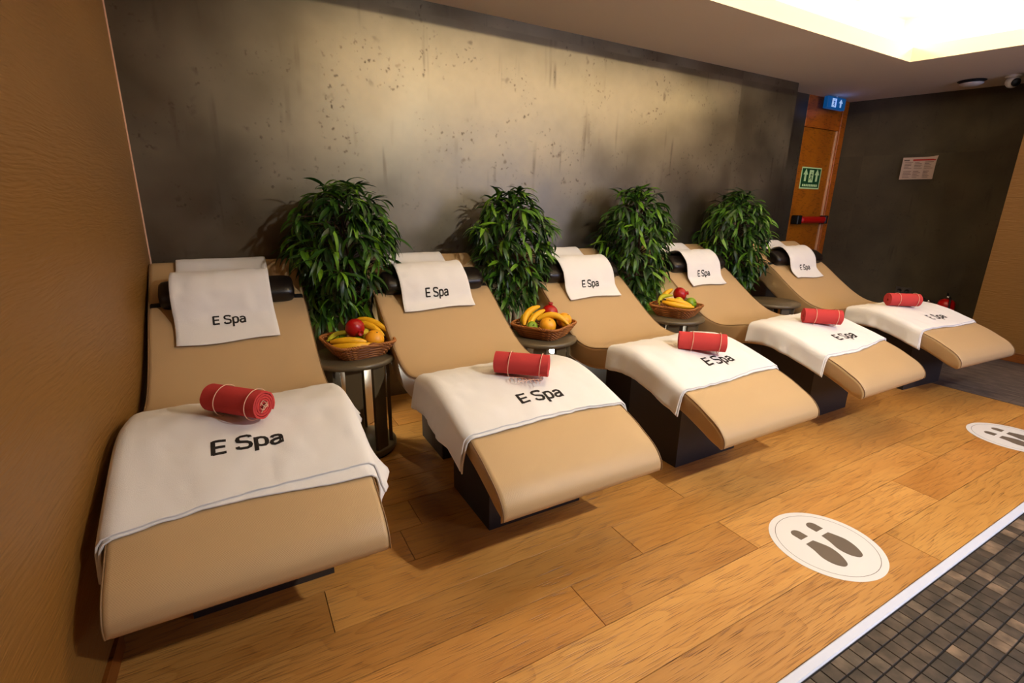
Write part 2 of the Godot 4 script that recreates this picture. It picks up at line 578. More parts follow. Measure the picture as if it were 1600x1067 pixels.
# ---------------------------------------------------------------- room shell
func make_room() -> void:
	var b := MB.new()
	# back wall, and the deeper stretch of wall that holds the door
	var w := struct_root("wall_back", "tall dark grey plaster wall behind the loungers")
	b = MB.new()
	b.box(Vector3(5.95, 3.1, 0.9), 0.0, tf(Vector3(5.655 - 2.975, 1.5, -0.45)))
	part("plaster_face", b, M.plaster, w)
	b = MB.new()
	b.box(Vector3(0.62, 3.1, 0.5), 0.0, tf(Vector3(5.96, 1.5, -0.5)))
	part("recessed_face", b, M.plaster, w)
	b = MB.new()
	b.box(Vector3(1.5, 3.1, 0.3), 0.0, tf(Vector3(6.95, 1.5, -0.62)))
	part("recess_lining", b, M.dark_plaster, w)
	# left wall
	b = MB.new()
	b.prism(PackedVector2Array([Vector2(0.006, -0.2), Vector2(-0.072, 2.0), Vector2(-0.19, 5.7), Vector2(-0.45, 5.7), Vector2(-0.30, -0.2)]), 0.0, 3.0)
	struct("wall_left", b, M.wallpaper, "brown combed wall covering on the left wall beside the nearest lounger")
	b = MB.new()
	b.prism(PackedVector2Array([Vector2(-0.062, 1.70), Vector2(-0.05, 1.70), Vector2(-0.170, 5.5), Vector2(-0.182, 5.5)]), 0.0, 0.07)
	struct("baseboard_left", b, M.baseboard, "wooden skirting along the foot of the left wall")
	b = MB.new()
	b.box(Vector3(0.006, 2.62, 0.006), 0.0, tf(Vector3(0.002, 1.31, 0.003)))
	struct("trim_1", b, M.cream_thread, "thin pale bead in the corner of the left wall")
	# end wall, dark
	b = MB.new()
	b.prism(PackedVector2Array([Vector2(7.060, -0.31), Vector2(7.60, 1.715), Vector2(8.0, 1.7), Vector2(7.6, -0.9), Vector2(7.060, -0.9)]), 0.0, 3.0)
	struct("wall_end", b, M.dark_plaster, "dark olive plaster end wall beside the exit door")
	# brown wall at the right
	var wr := struct_root("wall_right", "brown wall at the right edge beyond the last lounger")
	b = MB.new()
	b.box(Vector3(0.9, 3.0, 4.3), 0.0, tf(Vector3(7.28, 1.5, 3.63)))
	part("covering", b, M.wallpaper, wr)
	b = MB.new()
	b.box(Vector3(0.014, 0.09, 4.3), 0.003, tf(Vector3(6.823, 0.045, 3.63)))
	struct("baseboard_right", b, M.baseboard, "wooden skirting along the foot of the right brown wall")
	# wall behind the camera, with a frosted window
	b = MB.new()
	b.box(Vector3(8.3, 3.0, 0.25), 0.0, tf(Vector3(3.6, 1.5, 5.62)))
	struct("wall_front", b, M.wallpaper, "brown wall behind the viewer")
	var wn := struct_root("window_1", "frosted daylight window in the wall behind the viewer")
	b = MB.new()
	for s in [[Vector3(0, 0.6, 0), Vector3(1.36, 0.08, 0.05)], [Vector3(0, -0.6, 0), Vector3(1.36, 0.08, 0.05)], [Vector3(-0.64, 0, 0), Vector3(0.08, 1.2, 0.05)], [Vector3(0.64, 0, 0), Vector3(0.08, 1.2, 0.05)]]:
		b.box(s[1], 0.006, tf(Vector3(5.1, 1.75, 5.475) + s[0]))
	part("window_frame", b, M.white_plastic, wn)
	b = MB.new()
	b.box(Vector3(1.2, 1.12, 0.01), 0.0, tf(Vector3(5.1, 1.75, 5.485)))
	part("window_glass", b, M.window_pane, wn)
	make_ceiling()
	make_floor()

func cove_right(z: float) -> float:
	return 5.70 + (z - 0.95) * 0.236

func make_ceiling() -> void:
	var z0 := 0.95
	var z1 := 2.25
	var x0 := 1.10
	var th := 0.115
	var root := struct_root("ceiling", "flat painted ceiling with a large lit cove")
	var b := MB.new()
	b.prism(PackedVector2Array([Vector2(-0.5, -0.8), Vector2(7.9, -0.8), Vector2(7.9, z0), Vector2(-0.5, z0)]), CEIL, CEIL + th)
	part("ceiling_panel", b, M.ceiling, root)
	b = MB.new()
	b.prism(PackedVector2Array([Vector2(-0.5, z1), Vector2(7.9, z1), Vector2(7.9, 5.8), Vector2(-0.5, 5.8)]), CEIL, CEIL + th)
	part("ceiling_panel", b, M.ceiling, root)
	b = MB.new()
	b.prism(PackedVector2Array([Vector2(-0.5, z0), Vector2(x0, z0), Vector2(x0, z1), Vector2(-0.5, z1)]), CEIL, CEIL + th)
	part("ceiling_panel", b, M.ceiling, root)
	b = MB.new()
	b.prism(PackedVector2Array([Vector2(cove_right(z0), z0), Vector2(7.9, z0), Vector2(7.9, z1), Vector2(cove_right(z1), z1)]), CEIL, CEIL + th)
	part("ceiling_panel", b, M.ceiling, root)
	# the raised field of the cove and its sides
	b = MB.new()
	b.box(Vector3(8.4, 0.05, 6.8), 0.0, tf(Vector3(3.7, CEIL + 0.43, 2.5)))
	part("raised_panel", b, M.cove, root)
	b = MB.new()
	var e := 0.20
	var ring := [Vector2(x0 - e, z0 - e), Vector2(cove_right(z0) + e, z0 - e), Vector2(cove_right(z1) + e, z1 + e), Vector2(x0 - e, z1 + e)]
	for i in 4:
		var p: Vector2 = ring[i]
		var q: Vector2 = ring[(i + 1) % 4]
		var d := (q - p).normalized()
		var n := Vector2(d.y, -d.x)
		b.prism(PackedVector2Array([p - d * 0.05, q + d * 0.05, q + d * 0.05 + n * 0.05, p - d * 0.05 + n * 0.05]), CEIL + th, CEIL + 0.41)
	part("cove_side", b, M.cove, root)
	# the light strips fixed along the sides of the cove
	for s in [[Vector3(3.45, 0, 0.777), Vector3(4.6, 0.022, 0.024), 0.0], [Vector3(3.75, 0, 2.423), Vector3(4.4, 0.022, 0.024), 0.0], [Vector3(0.927, 0, 1.60), Vector3(0.024, 0.022, 1.4), 0.0], [Vector3(6.023, 0, 1.60), Vector3(0.024, 0.022, 1.4), 0.232]]:
		var c := MB.new()
		c.box(s[1], 0.0, tf(Vector3(s[0].x, CEIL + 0.185, s[0].z), Vector3(0, s[2], 0)))
		var o := part("led_strip", c, M.led, root)
		o.cast_shadow = GeometryInstance3D.SHADOW_CASTING_SETTING_ON
	var k := 0
	for p in SPOTS:
		var g := thing("ceiling_spotlight", ["round recessed ceiling spotlight behind the viewer over the near loungers", "round recessed ceiling spotlight behind the viewer over the far loungers"][k], "spotlight", Vector3(p[0], CEIL, p[1]), 0.0, "recessed spotlights over the walkway")
		var c2 := MB.new()
		c2.lathe([Vector2(0.045, -0.004), Vector2(0.062, -0.012), Vector2(0.068, -0.006), Vector2(0.068, 0.0), Vector2(0.045, 0.0), Vector2(0.045, -0.004)], 32)
		part("trim_ring", c2, M.white_plastic, g)
		c2 = MB.new()
		c2.lathe([Vector2(0.0, -0.003), Vector2(0.046, -0.003), Vector2(0.046, 0.0), Vector2(0.0, 0.0)], 32)
		part("lamp_face", c2, M.lamp_face, g)
		k += 1

func plank_mesh(lx: float, ly: float, lz: float) -> MB:
	var b := MB.new()
	b.box(Vector3(lx, ly, lz), 0.0004)
	var off := Vector2(rng.randf() * 4.0, rng.randf() * 3.0)
	var fl := -1.0 if rng.randf() < 0.5 else 1.0
	for i in b.v.size():
		b.uv[i] = off + Vector2(b.v[i].x * fl / 2.0, b.v[i].z / 0.62)
	return b

func make_floor() -> void:
	rng.seed = 77
	var root := struct_root("floor", "honey oak plank floor under and before the loungers")
	var b := MB.new()
	b.box(Vector3(8.4, 0.2, 6.6), 0.0, tf(Vector3(3.6, -0.115, 2.4)))
	part("screed", b, M.subfloor, root)
	var pw := 0.2075
	var joints := {0: [2.808, 4.9], 1: [0.9, 3.337], 2: [1.372, 2.204, 3.888], 3: [-0.05, 1.745, 4.297], 4: [0.55, 2.219, 4.05], 5: [0.9, 3.1, 4.7]}
	for r in 14:
		var zb := 2.796 - r * pw
		var za := maxf(zb - pw, -0.24)
		if zb <= -0.2: break
		var xs := [-0.14]
		if joints.has(r): xs += joints[r]
		else:
			var x := rng.randf_range(0.4, 1.4)
			while x < 5.0:
				xs.append(x)
				x += rng.randf_range(1.1, 1.9)
		var x_end := 5.385
		xs.append(x_end)
		for i in xs.size() - 1:
			var l: float = xs[i + 1] - xs[i] - 0.0028
			if l < 0.02: continue
			var o := part("plank", plank_mesh(l, 0.014, zb - za - 0.0028), M.oak[rng.randi() % 4], root, Vector3((xs[i] + xs[i + 1]) * 0.5, -0.007, (za + zb) * 0.5))
			o.mesh.surface_set_material(0, M.oak[rng.randi() % 4])
	# white strip between wood and mosaic
	b = MB.new()
	b.box(Vector3(6.98, 0.012, 0.034), 0.004, tf(Vector3(3.33, -0.0005, 2.8145)))
	struct("trim_2", b, M.white_trim, "white edging strip between the oak planks and the mosaic")
	# mosaic of small square tiles
	var fm := struct_root("floor_001", "dark brown square mosaic tiles of the walkway")
	b = MB.new()
	b.box(Vector3(7.1, 0.02, 2.75), 0.0, tf(Vector3(3.35, -0.0155, 4.2)))
	part("grout_bed", b, M.grout, fm)
	var ts := 0.0530
	var tx := 0.0545
	var variants := []
	for k in 3:
		b = MB.new()
		b.box(Vector3(tx - 0.0028, 0.008, ts - 0.0045), 0.0012)
		variants.append(b.mesh())
	var near := []
	for j in 9:
		for i in 60:
			var x := 1.50 + i * tx + 0.0
			var z := 2.8355 + j * ts
			if x > 1.5 + (j * 0.12) and x < 3.95 - j * 0.14 and near.size() < 290:
				near.append(Vector2i(i, j))
	var rest := [MB.new(), MB.new(), MB.new(), MB.new()]
	for j in 50:
		for i in range(-28, 96):
			var x := 1.50 + i * tx + 0.0
			var z := 2.8355 + j * ts
			var pick := rng.randf()
			var far := clampf((x - 2.3) / 0.8, 0.0, 1.0)
			var mi := 0 if pick < 0.36 else 1 if pick < 0.64 else 3 if pick < 0.82 else 2
			if rng.randf() < 0.05 + 0.13 * far: mi = 4
			var y := -0.0055 + rng.randf_range(-0.0004, 0.0004) + 0.004
			if near.has(Vector2i(i, j)):
				var o := part("mosaic_tile", variants[(i * 7 + j * 3) % 3], M.tile[mi], fm, Vector3(x, y, z + ts * 0.5))
				o.rotation = Vector3(rng.randf_range(-0.012, 0.012), 0, rng.randf_range(-0.012, 0.012))
			else:
				rest[mi % 4].box(Vector3(tx - 0.0028, 0.008, ts - 0.0045), 0.0, tf(Vector3(x, y, z + ts * 0.5)))
	for k in 4:
		var o2 := part("mosaic_field", rest[k], M.tile[k], fm)
		o2.set_meta("kind", "stuff")
	# grey wood-look boards beyond the oak floor
	var fg := struct_root("floor_002", "grey wood-look boards beyond the last lounger")
	var z2 := -0.24
	while z2 < 2.78:
		var zw := minf(0.62, 2.795 - z2)
		var x2 := 5.39
		var row := 0
		while x2 < 7.6:
			var o3 := part("board", plank_mesh(0.186, 0.014, zw - 0.002), M.grey_wood[rng.randi() % 3], fg, Vector3(x2 + 0.094, -0.007, z2 + zw * 0.5))
			o3.mesh.surface_set_material(0, M.grey_wood[rng.randi() % 3])
			x2 += 0.188
			row += 1
		z2 += zw

# ---------------------------------------------------------------- loungers
var T := PackedVector2Array()     # top line of the lounger in (z, y)
var B := PackedVector2Array()     # underside line
const BW := 0.767

func make_profile() -> void:
	T = catmull([Vector2(0.105, 1.035), Vector2(0.15, 1.042), Vector2(0.33, 0.938), Vector2(0.51, 0.832), Vector2(0.654, 0.731), Vector2(0.80, 0.634), Vector2(0.918, 0.574), Vector2(1.02, 0.549), Vector2(1.12, 0.553), Vector2(1.28, 0.592), Vector2(1.44, 0.610), Vector2(1.60, 0.585), Vector2(1.87, 0.502), Vector2(1.985, 0.452), Vector2(2.050, 0.416), Vector2(2.088, 0.375), Vector2(2.096, 0.340), Vector2(2.088, 0.318)], 6)
	B = catmull([Vector2(0.075, 1.00), Vector2(0.055, 0.90), Vector2(0.22, 0.772), Vector2(0.40, 0.668), Vector2(0.56, 0.563), Vector2(0.73, 0.462), Vector2(0.87, 0.412), Vector2(1.00, 0.398), Vector2(1.12, 0.408), Vector2(1.28, 0.445), Vector2(1.44, 0.462), Vector2(1.58, 0.448), Vector2(1.80, 0.394), Vector2(1.925, 0.346), Vector2(1.995, 0.314), Vector2(2.042, 0.299), Vector2(2.062, 0.298), Vector2(2.074, 0.304)], 6)

func top_y(z: float) -> float:
	for i in T.size() - 1:
		if z <= T[i + 1].x or i == T.size() - 2:
			var k := clampf((z - T[i].x) / maxf(T[i + 1].x - T[i].x, 0.0001), 0.0, 1.0)
			return lerpf(T[i].y, T[i + 1].y, k)
	return 0.5

func bottom_y(z: float) -> float:
	for i in B.size() - 1:
		if B[i + 1].x > z and B[i].x <= z:
			return lerpf(B[i].y, B[i + 1].y, (z - B[i].x) / (B[i + 1].x - B[i].x))
	return 0.4

func lounger_mesh(w: float) -> MB:
	var b := MB.new()
	var rows := []
	for i in T.size():
		var t := T[i]
		var o := B[i]
		var th := t.distance_to(o)
		var dn := (o - t) / maxf(th, 0.001)
		var r := minf(0.022, th * 0.4)
		var rb := minf(0.035, th * 0.42)
		var row := PackedVector3Array()
		var h := w * 0.5
		var sect := []     # (x, depth below the top)
		var n := 4
		for k in n + 1:
			var a := PI * 0.5 * k / n
			sect.append(Vector2(h - r + r * sin(a), r - r * cos(a)))
		for k in n + 1:
			var a := PI * 0.5 * k / n
			sect.append(Vector2(h - 0.012 - rb + rb * cos(a), th - rb + rb * sin(a)))
		sect.append(Vector2(h * 0.5, th))
		for k in sect.size(): row.append(Vector3(sect[k].x, t.y + dn.y * sect[k].y, t.x + dn.x * sect[k].y))
		row.append(Vector3(0, t.y + dn.y * th, t.x + dn.x * th))
		for k in range(sect.size() - 1, -1, -1): row.append(Vector3(-sect[k].x, t.y + dn.y * sect[k].y, t.x + dn.x * sect[k].y))
		for k in range(1, 6): row.append(Vector3(-h + r + (h - r) * k / 3.0, t.y, t.x))
		rows.append(row)
	b.grid(rows, true, true)
	return b

func make_lounger(label: String, at: Vector3, turn: float, w: float) -> void:
	var root := thing("spa_lounger", label, "lounger", at, turn, "beige wave loungers along the dark wall")
	part("cushion", lounger_mesh(w), M.leather, root)
	for s in [-1, 1]:
		var path := []
		for i in range(3, T.size() - 3, 1):
			path.append(Vector3(s * (w * 0.5 - 0.0045), T[i].y - 0.0055, T[i].x))
		var b := MB.new()
		b.tube(path, 0.0022, 6)
		part("piping", b, M.piping, root)
	# plinth: a block that follows the underside of the cushion
	var hw := w * 0.5 - 0.136
	var b2 := MB.new()
	var rows := []
	for k in 9:
		var z := lerpf(1.33, 1.726, k / 8.0)
		var y := bottom_y(z) + 0.012
		rows.append(PackedVector3Array([Vector3(-hw, 0, z), Vector3(hw, 0, z), Vector3(hw, y, z), Vector3(-hw, y, z)]))
	b2.group = 10
	for e in 4:
		var strip := []
		for r in rows: strip.append(PackedVector3Array([r[e], r[(e + 1) % 4]]))
		b2.grid(strip, false, false, false)
	for r in [rows[0], rows[8]]:
		b2.quad(r[0], r[1], r[2], r[3], b2.group)
		b2.group += 1
	b2.orient(0)
	part("plinth", b2, M.plinth, root)
	b2 = MB.new()
	b2.box(Vector3(hw * 2 - 0.1, 0.44, 0.34), 0.004, tf(Vector3(0, 0.22, 0.88)))
	part("rear_support", b2, M.plinth, root)

# ---------------------------------------------------------------- cloth
# a sheet thickened from a mid-surface function f(u, v) with u, v in 0..1
func cloth(f: Callable, nu: int, nv: int, thick: float) -> MB:
	var b := MB.new()
	var P := []
	var N := []
	var e := 0.004
	for j in nv + 1:
		var pr := PackedVector3Array()
		var nr := PackedVector3Array()
		for i in nu + 1:
			var u := i / float(nu)
			var v := j / float(nv)
			var p: Vector3 = f.call(u, v)
			var du: Vector3 = f.call(minf(u + e, 1.0), v) - f.call(maxf(u - e, 0.0), v)
			var dv: Vector3 = f.call(u, minf(v + e, 1.0)) - f.call(u, maxf(v - e, 0.0))
			var n := dv.cross(du).normalized()
			pr.append(p)
			nr.append(n)
		P.append(pr)
		N.append(nr)
	var rows := []
	for j in nv + 1:
		var row := PackedVector3Array()
		for i in nu + 1: row.append(P[j][i] + N[j][i] * thick)
		# soft turned edge, then back along the underside
		row.append(P[j][nu] + N[j][nu] * thick * 0.5 + (P[j][nu] - P[j][nu - 1]).normalized() * thick * 0.45)
		for i in range(nu, -1, -1): row.append(P[j][i])
		row.append(P[j][0] + N[j][0] * thick * 0.5 + (P[j][0] - P[j][1]).normalized() * thick * 0.45)
		rows.append(row)
	b.grid(rows, true, false, true)
	# ends
	for e2 in 2:
		var j2 := 0 if e2 == 0 else nv
		var jn := 1 if e2 == 0 else nv - 1
		for i in nu:
			var out0: Vector3 = (P[j2][i] - P[jn][i]).normalized() * thick * 0.45
			var out1: Vector3 = (P[j2][i + 1] - P[jn][i + 1]).normalized() * thick * 0.45
			var a: Vector3 = P[j2][i]; var a1: Vector3 = P[j2][i + 1]
			var t: Vector3 = a + N[j2][i] * thick; var t1: Vector3 = a1 + N[j2][i + 1] * thick
			var m: Vector3 = a + N[j2][i] * thick * 0.5 + out0; var m1: Vector3 = a1 + N[j2][i + 1] * thick * 0.5 + out1
			if e2 == 1:
				b.quad(t, t1, m1, m, b.group); b.quad(m, m1, a1, a, b.group)
			else:
				b.quad(t1, t, m, m1, b.group); b.quad(m1, m, a, a1, b.group)
	b.group += 1
	return b

const LETTERS := {
	"E": [0.66, [[[0.02, 0.0], [0.02, 1.0]], [[0.0, 0.06], [0.62, 0.06]], [[0.0, 0.5], [0.58, 0.5]], [[0.0, 0.94], [0.62, 0.94]]]],
	"S": [0.70, [[[0.64, 0.80], [0.60, 0.92], [0.48, 0.96], [0.18, 0.96], [0.05, 0.90], [0.02, 0.76], [0.06, 0.62], [0.18, 0.55], [0.46, 0.47], [0.60, 0.40], [0.65, 0.26], [0.60, 0.10], [0.47, 0.04], [0.18, 0.04], [0.05, 0.09], [0.0, 0.22]]]],
	"p": [0.60, [[[0.04, -0.32], [0.04, 0.74]], [[0.04, 0.56], [0.14, 0.68], [0.28, 0.71], [0.44, 0.68], [0.54, 0.56], [0.56, 0.37], [0.54, 0.18], [0.44, 0.06], [0.28, 0.03], [0.14, 0.06], [0.04, 0.18]]]],
	"a": [0.60, [[[0.06, 0.56], [0.12, 0.66], [0.24, 0.70], [0.40, 0.70], [0.51, 0.62], [0.53, 0.50], [0.53, 0.0]], [[0.53, 0.42], [0.20, 0.39], [0.07, 0.31], [0.03, 0.19], [0.08, 0.08], [0.20, 0.03], [0.36, 0.06], [0.53, 0.20]]]],
}

# flat strokes of the words laid on a surface g(x, y) -> point, x to the right and y up in metres
func lettering(parent: Node3D, g: Callable, width: float, cap: float, weight := 0.185) -> void:
	var holder := Node3D.new()
	holder.name = "lettering"
	parent.add_child(holder)
	var total := 0.66 + 0.32 + 0.70 + 0.16 + 0.60 + 0.14 + 0.60
	var sx := width / total
	var pen := -total * 0.5
	for ch in ["E", " ", "S", "p", "a"]:
		if ch == " ":
			pen += 0.32
			continue
		var L = LETTERS[ch]
		var b := MB.new()
		for stroke in L[1]:
			var pts := PackedVector2Array()
			for i in stroke.size() - 1:      # split so the strokes follow the cloth
				var a := Vector2(stroke[i][0] + pen, stroke[i][1])
				var c := Vector2(stroke[i + 1][0] + pen, stroke[i + 1][1])
				var n := 4 if stroke.size() == 2 else 1
				for k in n: pts.append(a.lerp(c, k / float(n)))
			pts.append(Vector2(stroke[-1][0] + pen, stroke[-1][1]))
			var rows := []
			for i in pts.size():
				var d := (pts[mini(i + 1, pts.size() - 1)] - pts[maxi(i - 1, 0)]).normalized()
				var nn := Vector2(-d.y, d.x) * weight * 0.5
				nn.x *= 1.15
				var r := PackedVector3Array()
				for s in [1, -1]:
					var q: Vector2 = pts[i] + nn * s
					r.append(g.call(q.x * sx, (q.y - 0.42) * cap))
				rows.append(r)
			b.grid(rows, false, false, false)
		part("letter", b, M.lettering, holder)
		pen += L[0] + (0.16 if ch == "S" else 0.14)

# foot towel: z of the back and front edges at left and right, overhang at left and right
func make_foot_towel(label: String, at: Vector3, turn: float, w: float, zb: Vector2, zf: Vector2, drop: Vector2, seed_: int, text_at: Vector2, layer := 0.02) -> void:
	var root := thing("foot_towel", label, "towel", at, turn, "white printed towels over the lounger ends")
	var nz := noise(seed_, 3.2, FastNoiseLite.TYPE_SIMPLEX_SMOOTH, 3)
	var h := w * 0.5
	var rr := 0.024
	var flare := 0.02 if layer > 0.03 else 0.22
	var surf := func(s: float, z: float, lift: float) -> Vector3:      # s: distance across from the middle
		var side := signf(s)
		var a := absf(s) - (h - rr + 0.004)
		var y := top_y(z) + lift
		var wr := nz.get_noise_2d(s * 1.2, z * 1.0)
		if a <= 0.0:
			return Vector3(s, y + 0.0035 + wr * 0.007 + nz.get_noise_2d(s * 3.4 + 5.0, z * 1.6) * 0.004, z)
		var arc := rr * PI * 0.5
		if a < arc:
			var ang := a / rr
			return Vector3(side * (h - rr + 0.004 + (rr + lift + 0.003) * sin(ang)), y + 0.0035 - (rr) * (1.0 - cos(ang)) + wr * 0.005 * (1.0 - a / arc), z)
		var hang := a - arc
		var fold := sin(z * 17.0 + seed_) * 0.5 + nz.get_noise_2d(z * 2.5 + 7.0, s * 0.8) * 1.2
		return Vector3(side * (h + 0.010 + lift + hang * 0.06 + maxf(0.0, fold * 0.5 + 0.4) * hang * (flare if side < 0.0 else 0.55)), y - rr - hang * 0.97, z + hang * 0.05 * fold)
	var edge := func(k: float, e: Vector2) -> float: return lerpf(e.x, e.y, k)
	for lay in 2:
		var f := func(u: float, v: float) -> Vector3:
			var total := h * 2 + drop.x + drop.y
			var s := -h - drop.x + total * u
			var zz0: float = edge.call(u, zb) + 0.008 * sin(u * 9.0 + seed_)
			var zz1: float = edge.call(u, zf) + 0.010 * sin(u * 7.0 + seed_ * 1.7) + (layer * (0.6 + 0.5 * sin(u * 5.0 + seed_)) if lay == 1 else 0.0)
			if lay == 1: zz0 += 0.02
			return surf.call(s, lerpf(zz0, zz1, v), 0.007 if lay == 0 else 0.0)
		part("towel_fold" if lay == 0 else "under_fold", cloth(f, 56, 30, 0.0062), M.towel, root)
	var g := func(x: float, y: float) -> Vector3:
		var p: Vector3 = surf.call(text_at.x + x, text_at.y - y, 0.007)
		return p + Vector3(0, 0.0072, 0.001)
	lettering(root, g, 0.205, 0.064)

# head towel: runs over the top of the backrest and the bolster
func head_path() -> PackedVector2Array:
	return catmull([Vector2(0.085, 1.005), Vector2(0.10, 1.046), Vector2(0.15, 1.052), Vector2(0.24, 1.004), Vector2(0.320, 0.990), Vector2(0.365, 1.010), Vector2(0.420, 1.022), Vector2(0.480, 0.998), Vector2(0.535, 0.938), Vector2(0.556, 0.880), Vector2(0.572, 0.820), Vector2(0.61, 0.776), Vector2(0.675, 0.728), Vector2(0.735, 0.688)], 6)

func make_head_towel(label: String, at: Vector3, turn: float, xl: Vector2, xr: Vector2, seed_: int, tw: float, reach: float) -> void:
	var root := thing("head_towel", label, "towel", at, turn, "white printed towels over the headrests")
	var path := head_path()
	var nz := noise(seed_, 4.0, FastNoiseLite.TYPE_SIMPLEX_SMOOTH, 3)
	var n := path.size() - 1
	var on := func(x: float, v: float) -> Vector3:
		var q := clampf(v, 0.0, 1.0) * n
		var i := mini(int(q), n - 1)
		var p := path[i].lerp(path[i + 1], q - i)
		var d := (path[i + 1] - path[i]).normalized()
		var nn := Vector2(-d.y, d.x)
		p += nn * (0.003 + maxf(nz.get_noise_2d(x * 1.6, v * 0.8), -0.2) * 0.010 * sin(PI * clampf(v, 0.02, 0.98)))
		return Vector3(x, p.y, p.x)
	var f := func(u: float, v: float) -> Vector3:
		var x := lerpf(lerpf(xl.x, xl.y, v), lerpf(xr.x, xr.y, v), u) + 0.006 * sin(v * 8.0 + seed_)
		return on.call(x, (v + 0.008 * sin(u * 6.0 + seed_) * v) * reach)
	part("towel_sheet", cloth(f, 26, 64, 0.005), M.towel, root)
	var len := 0.0
	for i in n: len += path[i].distance_to(path[i + 1])
	var g := func(x: float, y: float) -> Vector3:
		var v := reach - (0.118 + y) / len
		var p: Vector3 = on.call(tw + x, v)
		var q: Vector3 = on.call(tw + x, v + 0.01)
		var d := Vector2(q.z - p.z, q.y - p.y).normalized()
		return p + Vector3(0, d.x, -d.y) * 0.0064
	lettering(root, g, 0.138, 0.060, 0.18)

func make_bolster(label: String, at: Vector3, turn: float, w: float) -> void:
	var root := thing("headrest_bolster", label, "headrest", at, turn, "dark leather headrest bolsters")
	var c := Vector2(0.440, 0.917)        # (z, y) of its middle
	var L := w * 0.5 - 0.055
	var b := MB.new()
	var rows := []
	var ax := Vector2(0.85, -0.53)        # down the backrest
	var up := Vector2(0.53, 0.85)
	for k in 21:
		var q := lerpf(-1.0, 1.0, k / 20.0)
		var x := L * sin(q * PI * 0.5)
		var s := pow(maxf(1.0 - pow(absf(q), 8.0), 0.0), 0.5)
		s = maxf(s, 0.55) if absf(q) < 0.999 else 0.5
		var row := PackedVector3Array()
		for j in 28:
			var a := TAU * j / 28
			var ca := signf(cos(a)) * pow(absf(cos(a)), 0.7)
			var sa := signf(sin(a)) * pow(absf(sin(a)), 0.7)
			var p := c + ax * ca * 0.082 * s + up * sa * 0.052 * s
			row.append(Vector3(x, p.y, p.x))
		rows.append(row)
	b.grid(rows, true, true)
	part("cover", b, M.bolster, root)
	# strap round the backrest
	var i0 := 0
	for i in T.size():
		if T[i].x < 0.455: i0 = i
	var t := T[i0]
	var o := B[i0]
	var h := w * 0.5 + 0.002
	var loop := [Vector3(-L + 0.02, t.y + 0.006, t.x), Vector3(-h + 0.018, t.y + 0.004, t.x), Vector3(-h - 0.001, t.y - 0.02, t.x - 0.008), Vector3(-h + 0.004, o.y + 0.02, o.x + 0.01), Vector3(-h + 0.05, o.y - 0.004, o.x), Vector3(h - 0.05, o.y - 0.004, o.x), Vector3(h - 0.004, o.y + 0.02, o.x + 0.01), Vector3(h + 0.001, t.y - 0.02, t.x - 0.008), Vector3(h - 0.018, t.y + 0.004, t.x), Vector3(L - 0.02, t.y + 0.006, t.x)]
	b = MB.new()
	var r2 := []
	for p in loop:
		var hw := Vector3(0, -0.0085, 0.0135)
		r2.append(PackedVector3Array([p - hw, p + hw]))
	b.grid(r2, false, false, false)
	var sm: StandardMaterial3D = M.strap
	sm.cull_mode = BaseMaterial3D.CULL_DISABLED
	part("strap", b, sm, root)

# rolled red hammam towel
func make_roll(label: String, at: Vector3, turn: float, r: float, L: float, fringe: bool) -> void:
	var root := thing("rolled_towel", label, "towel", at, turn, "red rolled towels on the white towels")
	var b := MB.new()
	var turns := 4.6
	var n := 130
	var th := r * 0.155
	var nz := noise(int(at.x * 100), 6.0)
	var outline := []
	for k in n + 1:
		var a := TAU * turns * k / n
		var q := lerpf(r * 0.10, r - th, k / float(n)) * (1.0 + 0.05 * nz.get_noise_2d(a * 0.2, 0.0))
		outline.append(Vector2(cos(a), sin(a)) * q)
	var rows := []
	for s in 3:
		var x := L * (s / 2.0 - 0.5)
		var row := PackedVector3Array()
		for k in n + 1:
			var p: Vector2 = outline[k]
			var wob := (0.012 * sin(k * 0.23) + 0.006 * sin(k * 0.9)) * (s - 1) * r * 3.0
			row.append(Vector3(x + wob * 0.5, r + p.y, p.x))
		for k in range(n, -1, -1):
			var p: Vector2 = outline[k] + outline[k].normalized() * th * 0.8
			var wob := (0.012 * sin(k * 0.23) + 0.006 * sin(k * 0.9)) * (s - 1) * r * 3.0
			row.append(Vector3(x + wob * 0.5, r + p.y, p.x))
		rows.append(row)
	b.grid(rows, true, false, true)
	for s in [0, 2]:
		var m: int = 2 * (n + 1)
		for k in n:
			var A: Vector3 = rows[s][k]; var Bv: Vector3 = rows[s][k + 1]
			var C: Vector3 = rows[s][m - 2 - k]; var D: Vector3 = rows[s][m - 1 - k]
			if s == 2: b.quad(A, Bv, C, D, b.group)
			else: b.quad(D, C, Bv, A, b.group)
		b.group += 1
	part("roll", b, M.red_cloth, root)
	for x in [-0.22, 0.36]:
		b = MB.new()
		var ring := []
		var ro := r - th * 0.2 + 0.0016
		for k in 41:
			var a := TAU * k / 40
			var q: float = ro * (1.0 + 0.0)
			ring.append(Vector3(x * L + 0.004 * sin(a), r + sin(a) * q, cos(a) * q))
		b.tube(ring, 0.0017, 6, false)
		part("stripe", b, M.cream_thread, root)
	# loose threads at the end and the hem
	for k in (9 if fringe else 4):
		b = MB.new()
		var x0 := -L * 0.15 + k * L * 0.065 if fringe else L * 0.5
		var path := []
		if fringe:
			for j in 6:
				path.append(Vector3(x0 + 0.008 * sin(j * 1.4 + k), 0.004 + 0.001 * j * (5 - j), r * 0.55 + j * 0.012))
		else:
			for j in 6:
				path.append(Vector3(x0 + 0.003, r + 0.012 * sin(j * 0.9 + k * 1.7) + (k - 1.5) * 0.006, -r * 0.3 + j * r * 0.12))
		b.tube(path, 0.0014, 5)
		part("fringe", b, M.cream_thread if fringe else M.cream_thread, root)

